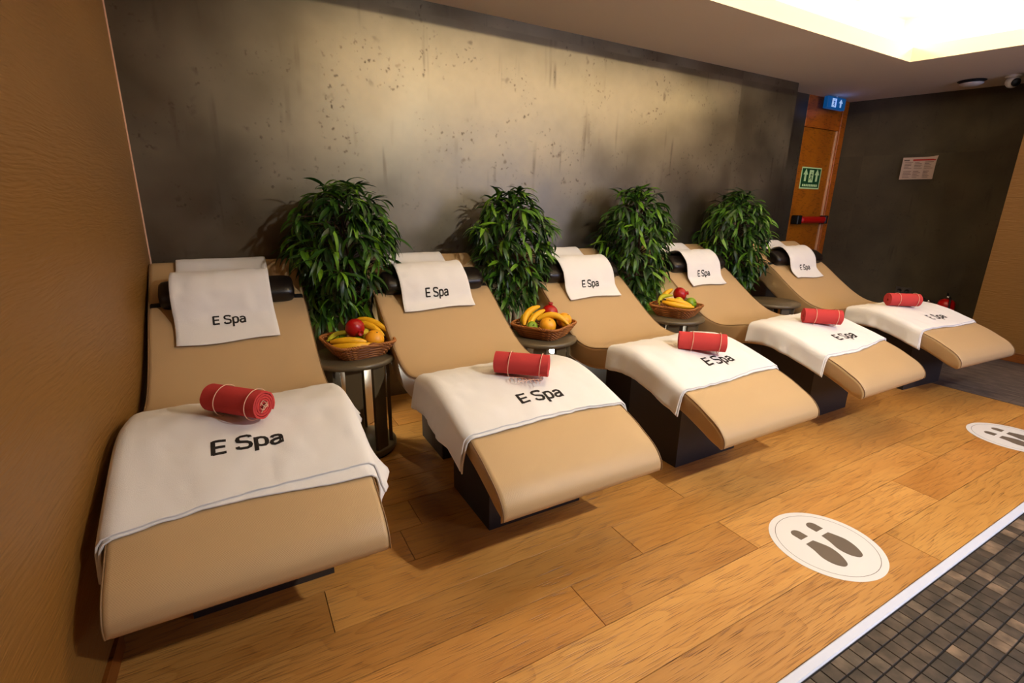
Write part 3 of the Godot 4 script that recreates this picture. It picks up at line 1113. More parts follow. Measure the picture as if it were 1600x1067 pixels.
# ---------------------------------------------------------------- side tables
func make_table(label: String, at: Vector3, turn: float) -> void:
	var root := thing("side_table", label, "table", at, turn, "round side tables between the loungers")
	var R := 0.232
	var H := 0.575
	var b := MB.new()
	b.lathe([Vector2(0, H - 0.03), Vector2(R - 0.012, H - 0.03), Vector2(R - 0.003, H - 0.025), Vector2(R, H - 0.014), Vector2(R - 0.004, H - 0.004), Vector2(R - 0.012, H), Vector2(0, H)], 56)
	part("table_top", b, M.table, root)
	b = MB.new()
	b.lathe([Vector2(0, 0.012), Vector2(R - 0.03, 0.012), Vector2(R - 0.024, 0.0205), Vector2(R - 0.024, 0.04), Vector2(R - 0.03, 0.046), Vector2(0, 0.046)], 48)
	part("base", b, M.table, root)
	b = MB.new()
	b.lathe([Vector2(0, 0), Vector2(R - 0.035, 0), Vector2(R - 0.035, 0.012), Vector2(0, 0.012)], 40)
	part("foot_ring", b, M.table_rim, root)
	for k in 8:
		var a := TAU * k / 8.0 + 0.35
		b = MB.new()
		b.box(Vector3(0.082, H - 0.076, 0.02), 0.002, Transform3D(Basis(Vector3.UP, -a + PI * 0.5), Vector3(cos(a) * (R - 0.055), (H + 0.016) * 0.5, sin(a) * (R - 0.055))))
		part("leg", b, M.table, root)

# ---------------------------------------------------------------- basket and fruit
func make_basket(label: String, at: Vector3, turn: float, sx: float, sz: float) -> void:
	var root := thing("wicker_basket", label, "basket", at, turn, "wicker fruit baskets on the side tables")
	var Hh := 0.064
	var per := 88
	var corner := func(t: float, ex: float, ez: float) -> Vector2:     # rounded rectangle
		var a := TAU * t
		var c := cos(a); var s := sin(a)
		return Vector2(signf(c) * pow(absf(c), 0.42) * ex, signf(s) * pow(absf(s), 0.42) * ez)
	var wall := func(t: float, k: float, inset: float) -> Vector3:
		var g := lerpf(0.72, 1.0, k)
		var p: Vector2 = corner.call(t, (sx - inset) * g, (sz - inset) * g)
		var lip := 0.010 * (pow(absf(p.x / sx), 6.0) + pow(absf(p.y / sz), 6.0)) * k
		return Vector3(p.x, 0.006 + Hh * k + lip, p.y)
	# woven strands: each one bows out and in between the stakes
	for r in 9:
		var path := []
		for i in per * 2 + 1:
			var t := i / float(per * 2)
			var k := (r + 0.5) / 9.0
			var w := sin(t * per * 0.5 * TAU * 0.5 + r * PI) * 0.0042
			var p: Vector3 = wall.call(t, k, 0.0)
			var out := Vector3(p.x, 0, p.z).normalized()
			path.append(p + out * w)
		var b := MB.new()
		b.tube(path, 0.0052, 5, false)
		part("weave_strand", b, M.wicker if r % 2 == 0 else M.wicker_dark, root)
	for i in 44:
		var t := i / 44.0
		var stakes := MB.new()
		stakes.tube([wall.call(t, 0.0, 0.0), wall.call(t, 0.5, 0.0), wall.call(t, 1.0, 0.0)], 0.0042, 5)
		part("stake", stakes, M.wicker_dark, root)
	var rim := []
	var rim2 := []
	for i in per * 3 + 1:
		var t := i / float(per * 3)
		var p: Vector3 = wall.call(t, 1.04, 0.0)
		var out := Vector3(p.x, 0, p.z).normalized()
		var ph := t * 46.0 * TAU
		rim.append(p + out * cos(ph) * 0.004 + Vector3.UP * sin(ph) * 0.004)
		rim2.append(p - out * cos(ph) * 0.004 - Vector3.UP * sin(ph) * 0.004)
	var rb := MB.new()
	rb.tube(rim, 0.0048, 6, false)
	rb.tube(rim2, 0.0048, 6, false)
	part("rim", rb, M.wicker, root)
	var fl := MB.new()
	var poly := PackedVector2Array()
	for i in 40: poly.append(corner.call(i / 40.0, sx * 0.72, sz * 0.72))
	fl.prism(poly, 0.0, 0.010)
	part("bottom", fl, M.wicker_dark, root)
	var hd := MB.new()
	var arc := []
	for i in 13:
		var a := PI * i / 12.0
		arc.append(Vector3(0.02 + cos(a) * 0.03, 0.006 + Hh + sin(a) * 0.022, sz * 0.985 - 0.004))
	hd.tube(arc, 0.0042, 6)
	part("handle", hd, M.wicker_dark, root)

func fruit_sphere(r: float, squash := 1.0, dent := 0.0) -> MB:
	var prof := []
	for k in 19:
		var a := -PI * 0.5 + PI * k / 18.0
		var y := sin(a) * r * squash
		var x := cos(a) * r
		if dent > 0.0:
			y -= signf(y) * r * dent * exp(-pow(x / (r * 0.36), 2.0))
			x *= 1.0 + 0.05 * sin(a)
		prof.append(Vector2(maxf(x, 0.0001) if k > 0 and k < 18 else 0.0, y))
	var b := MB.new()
	b.lathe(prof, 28)
	return b

func make_round_fruit(kind: String, label: String, at: Vector3, tilt: Vector3, r: float) -> void:
	var root := thing(kind, label, "fruit", at, 0.0, "fruit in the wicker baskets")
	root.rotation = tilt
	var b := MB.new()
	if kind == "pomegranate":
		part("skin", fruit_sphere(r, 0.93), M.pomegranate, root)
		b.lathe([Vector2(0.010, r * 0.86), Vector2(0.012, r * 1.0), Vector2(0.017, r * 1.2), Vector2(0.014, r * 1.2), Vector2(0.009, r * 1.02), Vector2(0.0, r * 0.98)], 12)
		part("crown", b, M.pomegranate, root)
	elif kind == "orange":
		part("peel", fruit_sphere(r, 0.96), M.orange, root)
		b.lathe([Vector2(0, r * 0.93), Vector2(0.005, r * 0.945), Vector2(0.004, r * 0.985), Vector2(0, r * 0.99)], 8)
		part("stem_button", b, M.stalk, root)
	else:
		part("skin", fruit_sphere(r, 0.92, 0.16), M.apple_green if kind == "green_apple" else M.apple_yellow, root)
		b.tube([Vector3(0, r * 0.68, 0), Vector3(0.002, r * 0.85, 0), Vector3(0.006, r * 1.06, 0.002)], [0.0028, 0.0022, 0.003], 6)
		part("stalk", b, M.stalk, root)

# banana from a to b, bowed along c
func make_banana(label: String, a: Vector3, m: Vector3, c: Vector3, r: float, green := false) -> void:
	var root := thing("banana", label, "fruit", a, 0.0, "fruit in the wicker baskets")
	var path := []
	var rad := []
	var n := 18
	for k in n + 1:
		var t := k / float(n)
		var p := a.lerp(m, t).lerp(m.lerp(c, t), t) - a
		path.append(p)
		var q := pow(sin(PI * clampf(t * 0.92 + 0.05, 0.0, 1.0)), 0.42)
		rad.append(maxf(r * q, r * 0.28))
	var rows := []
	var last := Vector3.ZERO
	for i in n + 1:
		var t: Vector3 = (path[mini(i + 1, n)] - path[maxi(i - 1, 0)]).normalized()
		if i == 0: last = t.cross(Vector3.UP).normalized()
		var side := (last - t * last.dot(t)).normalized()
		last = side
		var bi := t.cross(side)
		var row := PackedVector3Array()
		for j in 15:
			var g := TAU * j / 15
			var rr: float = rad[i] * (1.0 + 0.055 * cos(g * 5.0))
			row.append(path[i] + (side * cos(g) + bi * sin(g)) * rr)
		rows.append(row)
	var b := MB.new()
	b.grid(rows, true, true)
	part("peel", b, M.banana_green if green else M.banana, root)
	b = MB.new()
	var d0: Vector3 = (path[0] - path[1]).normalized()
	b.tube([path[0] - d0 * 0.004, path[0] + d0 * 0.010, path[0] + d0 * 0.022], [r * 0.30, r * 0.26, r * 0.30], 8)
	part("stem", b, M.banana_tip if not green else M.banana_green, root)
	b = MB.new()
	var d1: Vector3 = (path[n] - path[n - 1]).normalized()
	b.tube([path[n] - d1 * 0.004, path[n] + d1 * 0.005], [r * 0.30, r * 0.16], 8)
	part("tip", b, M.banana_tip, root)

# ---------------------------------------------------------------- plants
func leaf_mesh(L: float, w: float, droop: float, curl: float) -> ArrayMesh:
	var b := MB.new()
	var n := 7
	var rows := []
	for k in n + 1:
		var t := k / float(n)
		var a := droop * t
		var y := -L * (1.0 - cos(a)) / maxf(droop, 0.01)
		var x := L * sin(a) / maxf(droop, 0.01)
		var hw := w * 0.5 * pow(sin(PI * clampf(0.06 + t * 0.94, 0.0, 1.0)), 0.8) * (1.0 if t < 0.999 else 0.0)
		hw = maxf(hw, 0.0006)
		var s := curl * sin(t * 3.0) * L * 0.12
		rows.append(PackedVector3Array([Vector3(x, y + hw * 0.35, -hw + s), Vector3(x, y, s), Vector3(x, y + hw * 0.35, hw + s)]))
	b.grid(rows, false, false, false)
	return b.mesh()

func make_plant(label: String, at: Vector3, top: float, rad: float, low: float, seed_: int) -> void:
	var root := thing("potted_plant", label, "plant", at, 0.0, "leafy plants in steel planters between the loungers")
	rng.seed = seed_
	var b := MB.new()
	b.lathe([Vector2(0, 0.0), Vector2(0.118, 0.0), Vector2(0.122, 0.004), Vector2(0.150, 0.50), Vector2(0.150, 0.506), Vector2(0.142, 0.506), Vector2(0.140, 0.47), Vector2(0, 0.47)], 48)
	part("planter", b, M.steel, root)
	b = MB.new()
	b.lathe([Vector2(0, 0.46), Vector2(0.139, 0.462), Vector2(0.139, 0.476), Vector2(0.07, 0.488), Vector2(0, 0.485)], 32)
	part("soil", b, M.soil, root)
	var mid := (top + low) * 0.5
	var hh := (top - low) * 0.5
	for k in 3:
		b = MB.new()
		var a := k * 2.1 + 0.4
		var path := []
		for j in 8:
			var t := j / 7.0
			path.append(Vector3(cos(a + t * 1.6) * (0.02 + 0.05 * t), lerpf(0.46, top - 0.16, t), sin(a + t * 1.6) * (0.02 + 0.05 * t)))
		b.tube(path, [0.014, 0.013, 0.012, 0.011, 0.010, 0.008, 0.006, 0.004], 7)
		part("stem", b, M.bark, root)
	var leaves := []
	var twigs := MB.new()
	var tips := 170
	for k in tips:
		# even spread over a dome that narrows downwards
		var q := (k + 0.5) / tips
		var y := lerpf(1.0, -1.0, q)
		var ang := k * 2.39996 + rng.randf_range(-0.3, 0.3)
		var prof := sqrt(maxf(1.0 - y * y, 0.0)) if y > 0.0 else lerpf(1.0, 0.60, pow(-y, 1.3))
		var inner := rng.randf_range(0.56, 1.02) * (1.0 + 0.10 * sin(ang * 3.0 + seed_) * sin(y * 5.0 + seed_))
		var p := Vector3(cos(ang) * prof * rad * inner, mid + y * hh * 0.90 + rng.randf_range(-0.03, 0.05), sin(ang) * prof * rad * inner * 0.9)
		if at.z + p.z < 0.07: p.z = 0.07 - at.z
		var hub := Vector3(p.x * 0.25, p.y - 0.05, p.z * 0.25)
		twigs.tube([hub, hub.lerp(p, 0.5) + Vector3(0, 0.025, 0), p], [0.004, 0.003, 0.0018], 4)
		var n := rng.randi_range(7, 9)
		for j in n:
			var yaw := ang + rng.randf_range(-1.5, 1.5)
			if y > 0.85: yaw = rng.randf() * TAU
			var pitch := rng.randf_range(-0.85, 0.35) + (0.65 if y > 0.82 else 0.0)
			leaves.append([p + Vector3(rng.randf_range(-0.02, 0.02), rng.randf_range(-0.03, 0.02), rng.randf_range(-0.02, 0.02)), yaw, pitch, rng.randf_range(-0.6, 0.6), rng.randf_range(0.85, 1.25)])
	part("twigs", twigs, M.bark, root)
	# the leaves nearest the viewer are parts of their own, the rest one mass
	var eye := Vector3(0.4, 1.4, 3.4) - at
	leaves.sort_custom(func(a, c): return a[0].distance_to(eye) < c[0].distance_to(eye))
	var variants := LEAVES
	var mass := [SurfaceTool.new(), SurfaceTool.new(), SurfaceTool.new(), SurfaceTool.new()]
	for st in mass: st.begin(Mesh.PRIMITIVE_TRIANGLES)
	var count := 0
	for l in leaves:
		var bas := Basis(Vector3.UP, -l[1]) * Basis(Vector3(0, 0, 1), l[2]) * Basis(Vector3(1, 0, 0), l[3])
		var pick := rng.randf()
		var mi := 0 if pick < 0.30 else 1 if pick < 0.64 else 2 if pick < 0.88 else 3
		var tr := Transform3D(bas.scaled(Vector3.ONE * l[4]), l[0])
		# keep tips in front of the wall
		var tip: Vector3 = tr * Vector3(0.12, -0.06, 0)
		if at.z + tip.z < 0.03 or in_lounger(at + l[0]) or in_lounger(at + tip): continue
		var vm: ArrayMesh = variants[rng.randi() % variants.size()]
		if count < 295:
			var o := MeshInstance3D.new()
			o.name = "leaf"
			o.mesh = vm
			o.material_override = M.leaf[mi]
			root.add_child(o, true)
			o.transform = tr
		else:
			mass[mi].append_from(vm, 0, tr)
		count += 1
	for k in 4:
		var o2 := MeshInstance3D.new()
		o2.name = "foliage"
		mass[k].set_material(M.leaf[k])
		o2.mesh = mass[k].commit()
		root.add_child(o2, true)
		o2.set_meta("kind", "stuff")

var LEAVES := []
var lounger_spots := []

func in_lounger(p: Vector3) -> bool:
	for q in lounger_spots:
		if absf(p.x - q.x) < 0.385 and p.z - q.z > 0.06 and p.z - q.z < 1.0:
			if p.y < top_y(p.z - q.z) + 0.015 and p.y > bottom_y(p.z - q.z) - 0.015: return true
	return false


# ---------------------------------------------------------------- the far end: door, signs, fittings
func make_door() -> void:
	var z := -0.25
	var d := struct_root("door_1", "honey oak exit door with frame at the far end of the dark wall")
	var b := MB.new()
	b.box(Vector3(0.645, 2.285, 0.05), 0.002, tf(Vector3(6.592, 1.1425, z - 0.03)))
	part("door_leaf", b, M.door, d)
	b = MB.new()
	b.box(Vector3(0.79, 0.335, 0.06), 0.002, tf(Vector3(6.665, 2.458, z - 0.028)))
	part("header_panel", b, M.door_frame, d)
	b = MB.new()
	b.box(Vector3(0.034, 2.285, 0.05), 0.004, tf(Vector3(6.935, 1.1425, z - 0.016)))
	part("stop_bead", b, M.bead, d)
	b = MB.new()
	b.box(Vector3(0.11, 2.62, 0.08), 0.004, tf(Vector3(7.008, 1.31, z - 0.018)))
	part("door_jamb", b, M.door_frame, d)
	var pb := Node3D.new()
	pb.name = "push_bar"
	d.add_child(pb)
	b = MB.new()
	b.box(Vector3(0.50, 0.075, 0.06), 0.02, tf(Vector3(6.64, 1.255, z + 0.065)))
	part("bar", b, M.red_paint, pb)
	b = MB.new()
	b.box(Vector3(0.085, 0.105, 0.085), 0.008, tf(Vector3(6.345, 1.255, z + 0.045)))
	b.box(Vector3(0.05, 0.10, 0.085), 0.008, tf(Vector3(6.91, 1.255, z + 0.045)))
	part("end_bracket", b, M.black, pb)
	# photoluminescent notice on the leaf
	var s := thing("door_sign", "green emergency exit sign with arrows fixed on the oak door", "sign", Vector3(6.565, 1.737, z - 0.004))
	b = MB.new()
	b.box(Vector3(0.40, 0.245, 0.004), 0.0, tf(Vector3.ZERO))
	part("border", b, M.sign_pale, s)
	b = MB.new()
	b.box(Vector3(0.372, 0.217, 0.004), 0.0, tf(Vector3(0, 0, 0.001)))
	part("green_panel", b, M.sign_green, s)
	for sx in [-1, 1]:
		b = MB.new()
		b.prism(PackedVector2Array([Vector2(-0.018, 0.055), Vector2(0.018, 0.055), Vector2(0.018, -0.02), Vector2(0.045, -0.02), Vector2(0, -0.085), Vector2(-0.045, -0.02), Vector2(-0.018, -0.02)]), 0.0, 0.002, Transform3D(Basis(Vector3.RIGHT, PI * 0.5), Vector3(sx * 0.115, 0.018, 0.003)))
		part("arrow", b, M.sign_pale, s)
	b = MB.new()
	b.box(Vector3(0.085, 0.14, 0.002), 0.0, tf(Vector3(0, 0.022, 0.004)))
	part("doorway", b, M.sign_pale, s)
	part("running_figure", runner(M.sign_green, 0.1), M.sign_green, s, Vector3(0, 0.02, 0.0055))
	b = MB.new()
	for k in 9:
		b.box(Vector3(0.024, 0.026, 0.002), 0.0, tf(Vector3(-0.14 + k * 0.035, -0.083, 0.004)))
	part("caption", b, M.sign_pale, s)
	# lit sign under the ceiling
	var e := thing("exit_light_sign", "small glowing blue exit sign hanging above the oak door", "sign", Vector3(6.61, 2.545, z + 0.10))
	b = MB.new()
	b.box(Vector3(0.36, 0.125, 0.05), 0.006, tf(Vector3.ZERO))
	part("sign_box", b, M.exit_blue, e)
	b = MB.new()
	b.box(Vector3(0.085, 0.09, 0.003), 0.0, tf(Vector3(-0.055, 0, 0.0255)))
	part("sign_doorway", b, M.exit_white, e)
	part("sign_figure", runner(M.exit_blue, 0.075), M.exit_blue, e, Vector3(-0.055, -0.002, 0.0285))
	b = MB.new()
	b.prism(PackedVector2Array([Vector2(-0.012, 0.04), Vector2(0.012, 0.04), Vector2(0.012, -0.005), Vector2(0.036, -0.005), Vector2(0, -0.045), Vector2(-0.036, -0.005), Vector2(-0.012, -0.005)]), 0.0, 0.003, Transform3D(Basis(Vector3.RIGHT, PI * 0.5), Vector3(0.075, 0, 0.026)))
	part("sign_arrow", b, M.exit_white, e)
	b = MB.new()
	b.box(Vector3(0.03, 0.014, 0.03), 0.0, tf(Vector3(0, 0.068, 0)))
	part("sign_bracket", b, M.white_plastic, e)
	var sl := OmniLight3D.new()
	sl.name = "exit_sign_lamp"
	add_child(sl)
	sl.position = Vector3(6.61, 2.545, z + 0.16)
	sl.light_color = Color(0.25, 0.5, 1.0)
	sl.light_energy = 0.006
	sl.light_size = 0.1
	sl.omni_range = 14.0
	sl.omni_attenuation = 2.0
	sl.shadow_enabled = true

func runner(_m: Material, h: float) -> MB:
	var b := MB.new()
	var k := h / 0.1
	b.lathe([Vector2(0, -0.009 * k), Vector2(0.009 * k, 0), Vector2(0, 0.009 * k)], 10, Vector3(0.004 * k, 0.042 * k, 0))
	for s in [[Vector3(0.002, 0.03, 0), Vector3(-0.006, -0.002, 0)], [Vector3(-0.006, -0.002, 0), Vector3(0.012, -0.02, 0)], [Vector3(0.012, -0.02, 0), Vector3(0.008, -0.044, 0)], [Vector3(-0.006, -0.002, 0), Vector3(-0.014, -0.024, 0)], [Vector3(-0.014, -0.024, 0), Vector3(-0.032, -0.03, 0)], [Vector3(0.002, 0.026, 0), Vector3(0.022, 0.012, 0)], [Vector3(0.002, 0.026, 0), Vector3(-0.02, 0.014, 0)]]:
		b.tube([s[0] * k, s[1] * k], 0.0052 * k, 6)
	for i in b.v.size(): b.v[i].z = clampf(b.v[i].z, -0.0015, 0.0015)
	return b

func make_fittings() -> void:
	# notice taped to the end wall
	var wd := Vector3(0.258, 0, 0.966)
	var turn := -atan2(wd.z, wd.x)
	var p := Vector3(7.284, 1.843, 0.527)
	var n := thing("wall_notice", "creased printed paper notice with a red bar taped to the end wall", "notice", p + Vector3(-0.03, 0, 0.008))
	n.rotation.y = turn
	var b := MB.new()
	var rows := []
	for j in 7:
		var row := PackedVector3Array()
		for i in 9:
			var u := i / 8.0
			var v := j / 6.0
			var lift := 0.004 * sin(u * 7.0) * sin(v * 5.0) + (0.022 * pow(u, 6.0) * pow(v, 6.0))
			row.append(Vector3(-0.15 + 0.30 * u + 0.012 * pow(u, 8.0) * pow(v, 8.0), -0.118 + 0.236 * v + 0.012 * pow(u * v, 10.0), lift))
		rows.append(row)
	b.grid(rows, false, false, false)
	var pm: StandardMaterial3D = M.paper
	pm.cull_mode = BaseMaterial3D.CULL_DISABLED
	part("sheet", b, pm, n)
	b = MB.new()
	b.box(Vector3(0.20, 0.016, 0.001), 0.0, tf(Vector3(0.045, 0.088, 0.0075)))
	part("red_bar", b, M.paper_red, n)
	b = MB.new()
	rng.seed = 9
	for k in 11:
		if k == 5: continue
		for c in 3:
			var l := rng.randf_range(0.04, 0.078)
			b.box(Vector3(l, 0.0045, 0.001), 0.0, tf(Vector3(-0.125 + c * 0.09 + l * 0.5, 0.064 - k * 0.016, 0.0075)))
	b.box(Vector3(0.05, 0.012, 0.001), 0.0, tf(Vector3(-0.11, 0.088, 0.0075)))
	part("printed_lines", b, M.paper_ink, n)
	# twin socket
	var s := thing("wall_socket", "grey twin wall socket low on the dark end wall", "socket", Vector3(7.316, 0.465, 0.647) + Vector3(-0.014, 0, 0.004))
	s.rotation.y = turn
	b = MB.new()
	b.box(Vector3(0.15, 0.085, 0.012), 0.003)
	part("plate", b, plain(Color(0.27, 0.24, 0.22), 0.4), s)
	for x in [-0.036, 0.036]:
		b = MB.new()
		b.lathe([Vector2(0, 0), Vector2(0.021, 0), Vector2(0.023, 0.003), Vector2(0.018, 0.003), Vector2(0.016, 0.001), Vector2(0, 0.001)], 20)
		var o := part("outlet", b, M.black, s, Vector3(x, 0, 0.006))
		o.rotation.x = PI * 0.5
	# fire extinguishers
	make_extinguisher("red fire extinguisher standing in the corner by the right brown wall", Vector3(7.15, 0, 1.135), 0.078, 0.52, 0.4)
	make_extinguisher("smaller fire extinguisher half hidden behind the last white towel", Vector3(7.2, 0, 0.955), 0.060, 0.44, 1.2)
	# ceiling speaker and dome camera
	var sp := thing("ceiling_speaker", "round ceiling speaker with a dark hanging grille near the end wall", "speaker", Vector3(6.93, CEIL, 0.96))
	b = MB.new()
	b.lathe([Vector2(0.0, -0.012), Vector2(0.095, -0.012), Vector2(0.112, -0.004), Vector2(0.112, 0.0), Vector2(0, 0.0)], 36)
	part("dark_ring", b, M.black, sp)
	b = MB.new()
	b.lathe([Vector2(0.0, -0.050), Vector2(0.06, -0.046), Vector2(0.092, -0.030), Vector2(0.094, -0.024), Vector2(0.0, -0.024)], 36)
	part("white_cover", b, M.white_plastic, sp)
	b = MB.new()
	b.lathe([Vector2(0, -0.026), Vector2(0.03, -0.026), Vector2(0.03, -0.010), Vector2(0, -0.010)], 16)
	part("neck", b, M.black, sp)
	var cm := thing("dome_camera", "white dome security camera on the ceiling beside the round speaker", "camera", Vector3(6.98, CEIL, 1.255))
	b = MB.new()
	b.lathe([Vector2(0, -0.02), Vector2(0.058, -0.02), Vector2(0.062, -0.012), Vector2(0.062, 0.0), Vector2(0, 0.0)], 32)
	part("mount", b, M.white_plastic, cm)
	b = MB.new()
	var prof := []
	for k in 15:
		var a := -PI * 0.5 + PI * k / 14.0
		prof.append(Vector2(cos(a) * 0.055 if k > 0 and k < 14 else 0.0, sin(a) * 0.055))
	b.lathe(prof, 28)
	part("ball", b, M.white_plastic, cm, Vector3(0, -0.055, 0))
	b = MB.new()
	b.lathe([Vector2(0, 0.0), Vector2(0.034, 0.0), Vector2(0.036, 0.012), Vector2(0.03, 0.0205), Vector2(0, 0.02)], 24)
	var ln := part("lens", b, M.black, cm, Vector3(-0.028, -0.068, 0.030))
	ln.basis = Basis(Quaternion(Vector3.UP, Vector3(-0.55, -0.28, 0.62).normalized()))

func make_extinguisher(label: String, at: Vector3, r: float, h: float, turn: float) -> void:
	var e := thing("fire_extinguisher", label, "extinguisher", at, turn, "fire extinguishers by the end wall")
	var b := MB.new()
	var hb := h - 0.06
	b.lathe([Vector2(0, 0), Vector2(r * 0.92, 0), Vector2(r, 0.012), Vector2(r, hb - 0.06), Vector2(r * 0.93, hb - 0.035), Vector2(r * 0.72, hb - 0.012), Vector2(r * 0.36, hb), Vector2(0, hb)], 32)
	part("cylinder", b, M.red_paint, e)
	b = MB.new()
	b.lathe([Vector2(0, hb - 0.004), Vector2(0.018, hb - 0.004), Vector2(0.018, hb + 0.028), Vector2(0.012, hb + 0.036), Vector2(0, hb + 0.036)], 16)
	part("valve", b, M.chrome, e)
	b = MB.new()
	b.box(Vector3(0.11, 0.008, 0.0205), 0.002, tf(Vector3(0.04, hb + 0.040, 0), Vector3(0, 0, 0.22)))
	b.box(Vector3(0.10, 0.008, 0.0205), 0.002, tf(Vector3(0.04, hb + 0.016, 0), Vector3(0, 0, -0.1)))
	part("lever", b, M.black, e)
	b = MB.new()
	b.lathe([Vector2(0, 0), Vector2(0.016, 0), Vector2(0.016, 0.012), Vector2(0, 0.014)], 16)
	var g := part("gauge", b, M.chrome, e, Vector3(0, hb + 0.016, 0.014))
	g.rotation.x = PI * 0.5
	b = MB.new()
	var path := []
	for k in 12:
		var t := k / 11.0
		path.append(Vector3(-0.018 - sin(t * PI * 0.55) * r * 0.95, hb + 0.02 - t * t * (h * 0.55) + 0.03 * sin(t * PI), 0.01 + 0.02 * t))
	b.tube(path, 0.009, 8)
	part("hose", b, M.black, e)

# ---------------------------------------------------------------- plant lamps
func make_plant_lamp(label: String, at: Vector3) -> void:
	var o := thing("plant_lamp", label, "lamp", at, 0.0, "small lamps lighting the plants")
	var b := MB.new()
	b.lathe([Vector2(0, 0), Vector2(0.055, 0), Vector2(0.055, 0.008), Vector2(0.012, 0.014), Vector2(0, 0.014)], 28)
	part("base", b, M.black, o)
	b = MB.new()
	b.tube([Vector3(0, 0.01, 0), Vector3(0, 0.18, 0), Vector3(0, 0.335, 0)], 0.006, 8)
	part("stem", b, M.black, o)
	b = MB.new()
	b.lathe([Vector2(0, 0.325), Vector2(0.014, 0.327), Vector2(0.016, 0.345), Vector2(0, 0.345)], 16)
	part("socket", b, M.black, o)
	b = MB.new()
	var prof := []
	for k in 13:
		var a := -PI * 0.5 + PI * k / 12.0
		prof.append(Vector2(cos(a) * 0.022 if k > 0 and k < 12 else 0.0, 0.362 + sin(a) * 0.022))
	b.lathe(prof, 20)
	part("bulb", b, M.bulb, o)
	var l := OmniLight3D.new()
	l.name = numbered("plant_bulb_light")
	add_child(l)
	l.position = at + Vector3(0, 0.362, 0)
	l.light_color = Color(1.0, 0.97, 0.90)
	l.light_energy = 0.25
	l.light_size = 0.02
	l.omni_range = 14.0
	l.omni_attenuation = 2.0
	l.shadow_enabled = true

# ---------------------------------------------------------------- floor stickers
func make_sticker(label: String, at: Vector3, r: float) -> void:
	var s := thing("floor_sticker", label, "sticker", at, 0.0, "round footprint stickers on the oak floor")
	var b := MB.new()
	var poly := PackedVector2Array()
	for k in 72: poly.append(Vector2(cos(TAU * k / 72), sin(TAU * k / 72)) * r)
	b.prism(poly, 0.0004, 0.0012)
	part("disc", b, M.white_vinyl, s)
	b = MB.new()
	var ra := []
	var r0 := r * 0.885
	for k in 73:
		var a := TAU * k / 72
		ra.append(PackedVector3Array([Vector3(cos(a) * r0, 0.0014, sin(a) * r0), Vector3(cos(a) * (r0 - 0.0022), 0.0014, sin(a) * (r0 - 0.0022))]))
	b.grid(ra, false, false, false)
	var gm: StandardMaterial3D = M.print_grey
	gm.cull_mode = BaseMaterial3D.CULL_DISABLED
	part("ring_line", b, gm, s)
	for side in [-1, 1]:
		var cx: float = side * 0.058
		var heel := PackedVector2Array()
		for k in 13:
			var a := PI * k / 12.0
			heel.append(Vector2(cx + 0.012 - cos(a) * 0.026, -0.100 - sin(a) * 0.024))
		heel.append(Vector2(cx + 0.038, -0.066))
		heel.append(Vector2(cx - 0.014, -0.066))
		b = MB.new()
		b.prism(heel, 0.0012, 0.0015)
		part("heel_print", b, gm, s)
		var ctrl := [Vector2(-0.021, -0.040), Vector2(-0.030, 0.0), Vector2(-0.046, 0.045), Vector2(-0.043, 0.085), Vector2(-0.026, 0.112), Vector2(-0.006, 0.119), Vector2(0.016, 0.108), Vector2(0.040, 0.070), Vector2(0.050, 0.025), Vector2(0.040, -0.015), Vector2(0.030, -0.040)]
		var sole := PackedVector2Array()
		for q in catmull(ctrl, 5): sole.append(Vector2(cx + q.x, q.y))
		b = MB.new()
		b.prism(sole, 0.0012, 0.0015)
		part("sole_print", b, gm, s)

# ---------------------------------------------------------------- build
const BEDS := [[0.0, 0.737, -0.047, 0.0], [1.111, 0.767, 0.01, 0.0], [2.264, 0.767, 0.012, 0.0], [3.541, 0.767, -0.017, 0.0], [4.80, 0.80, 0.05, -0.07]]

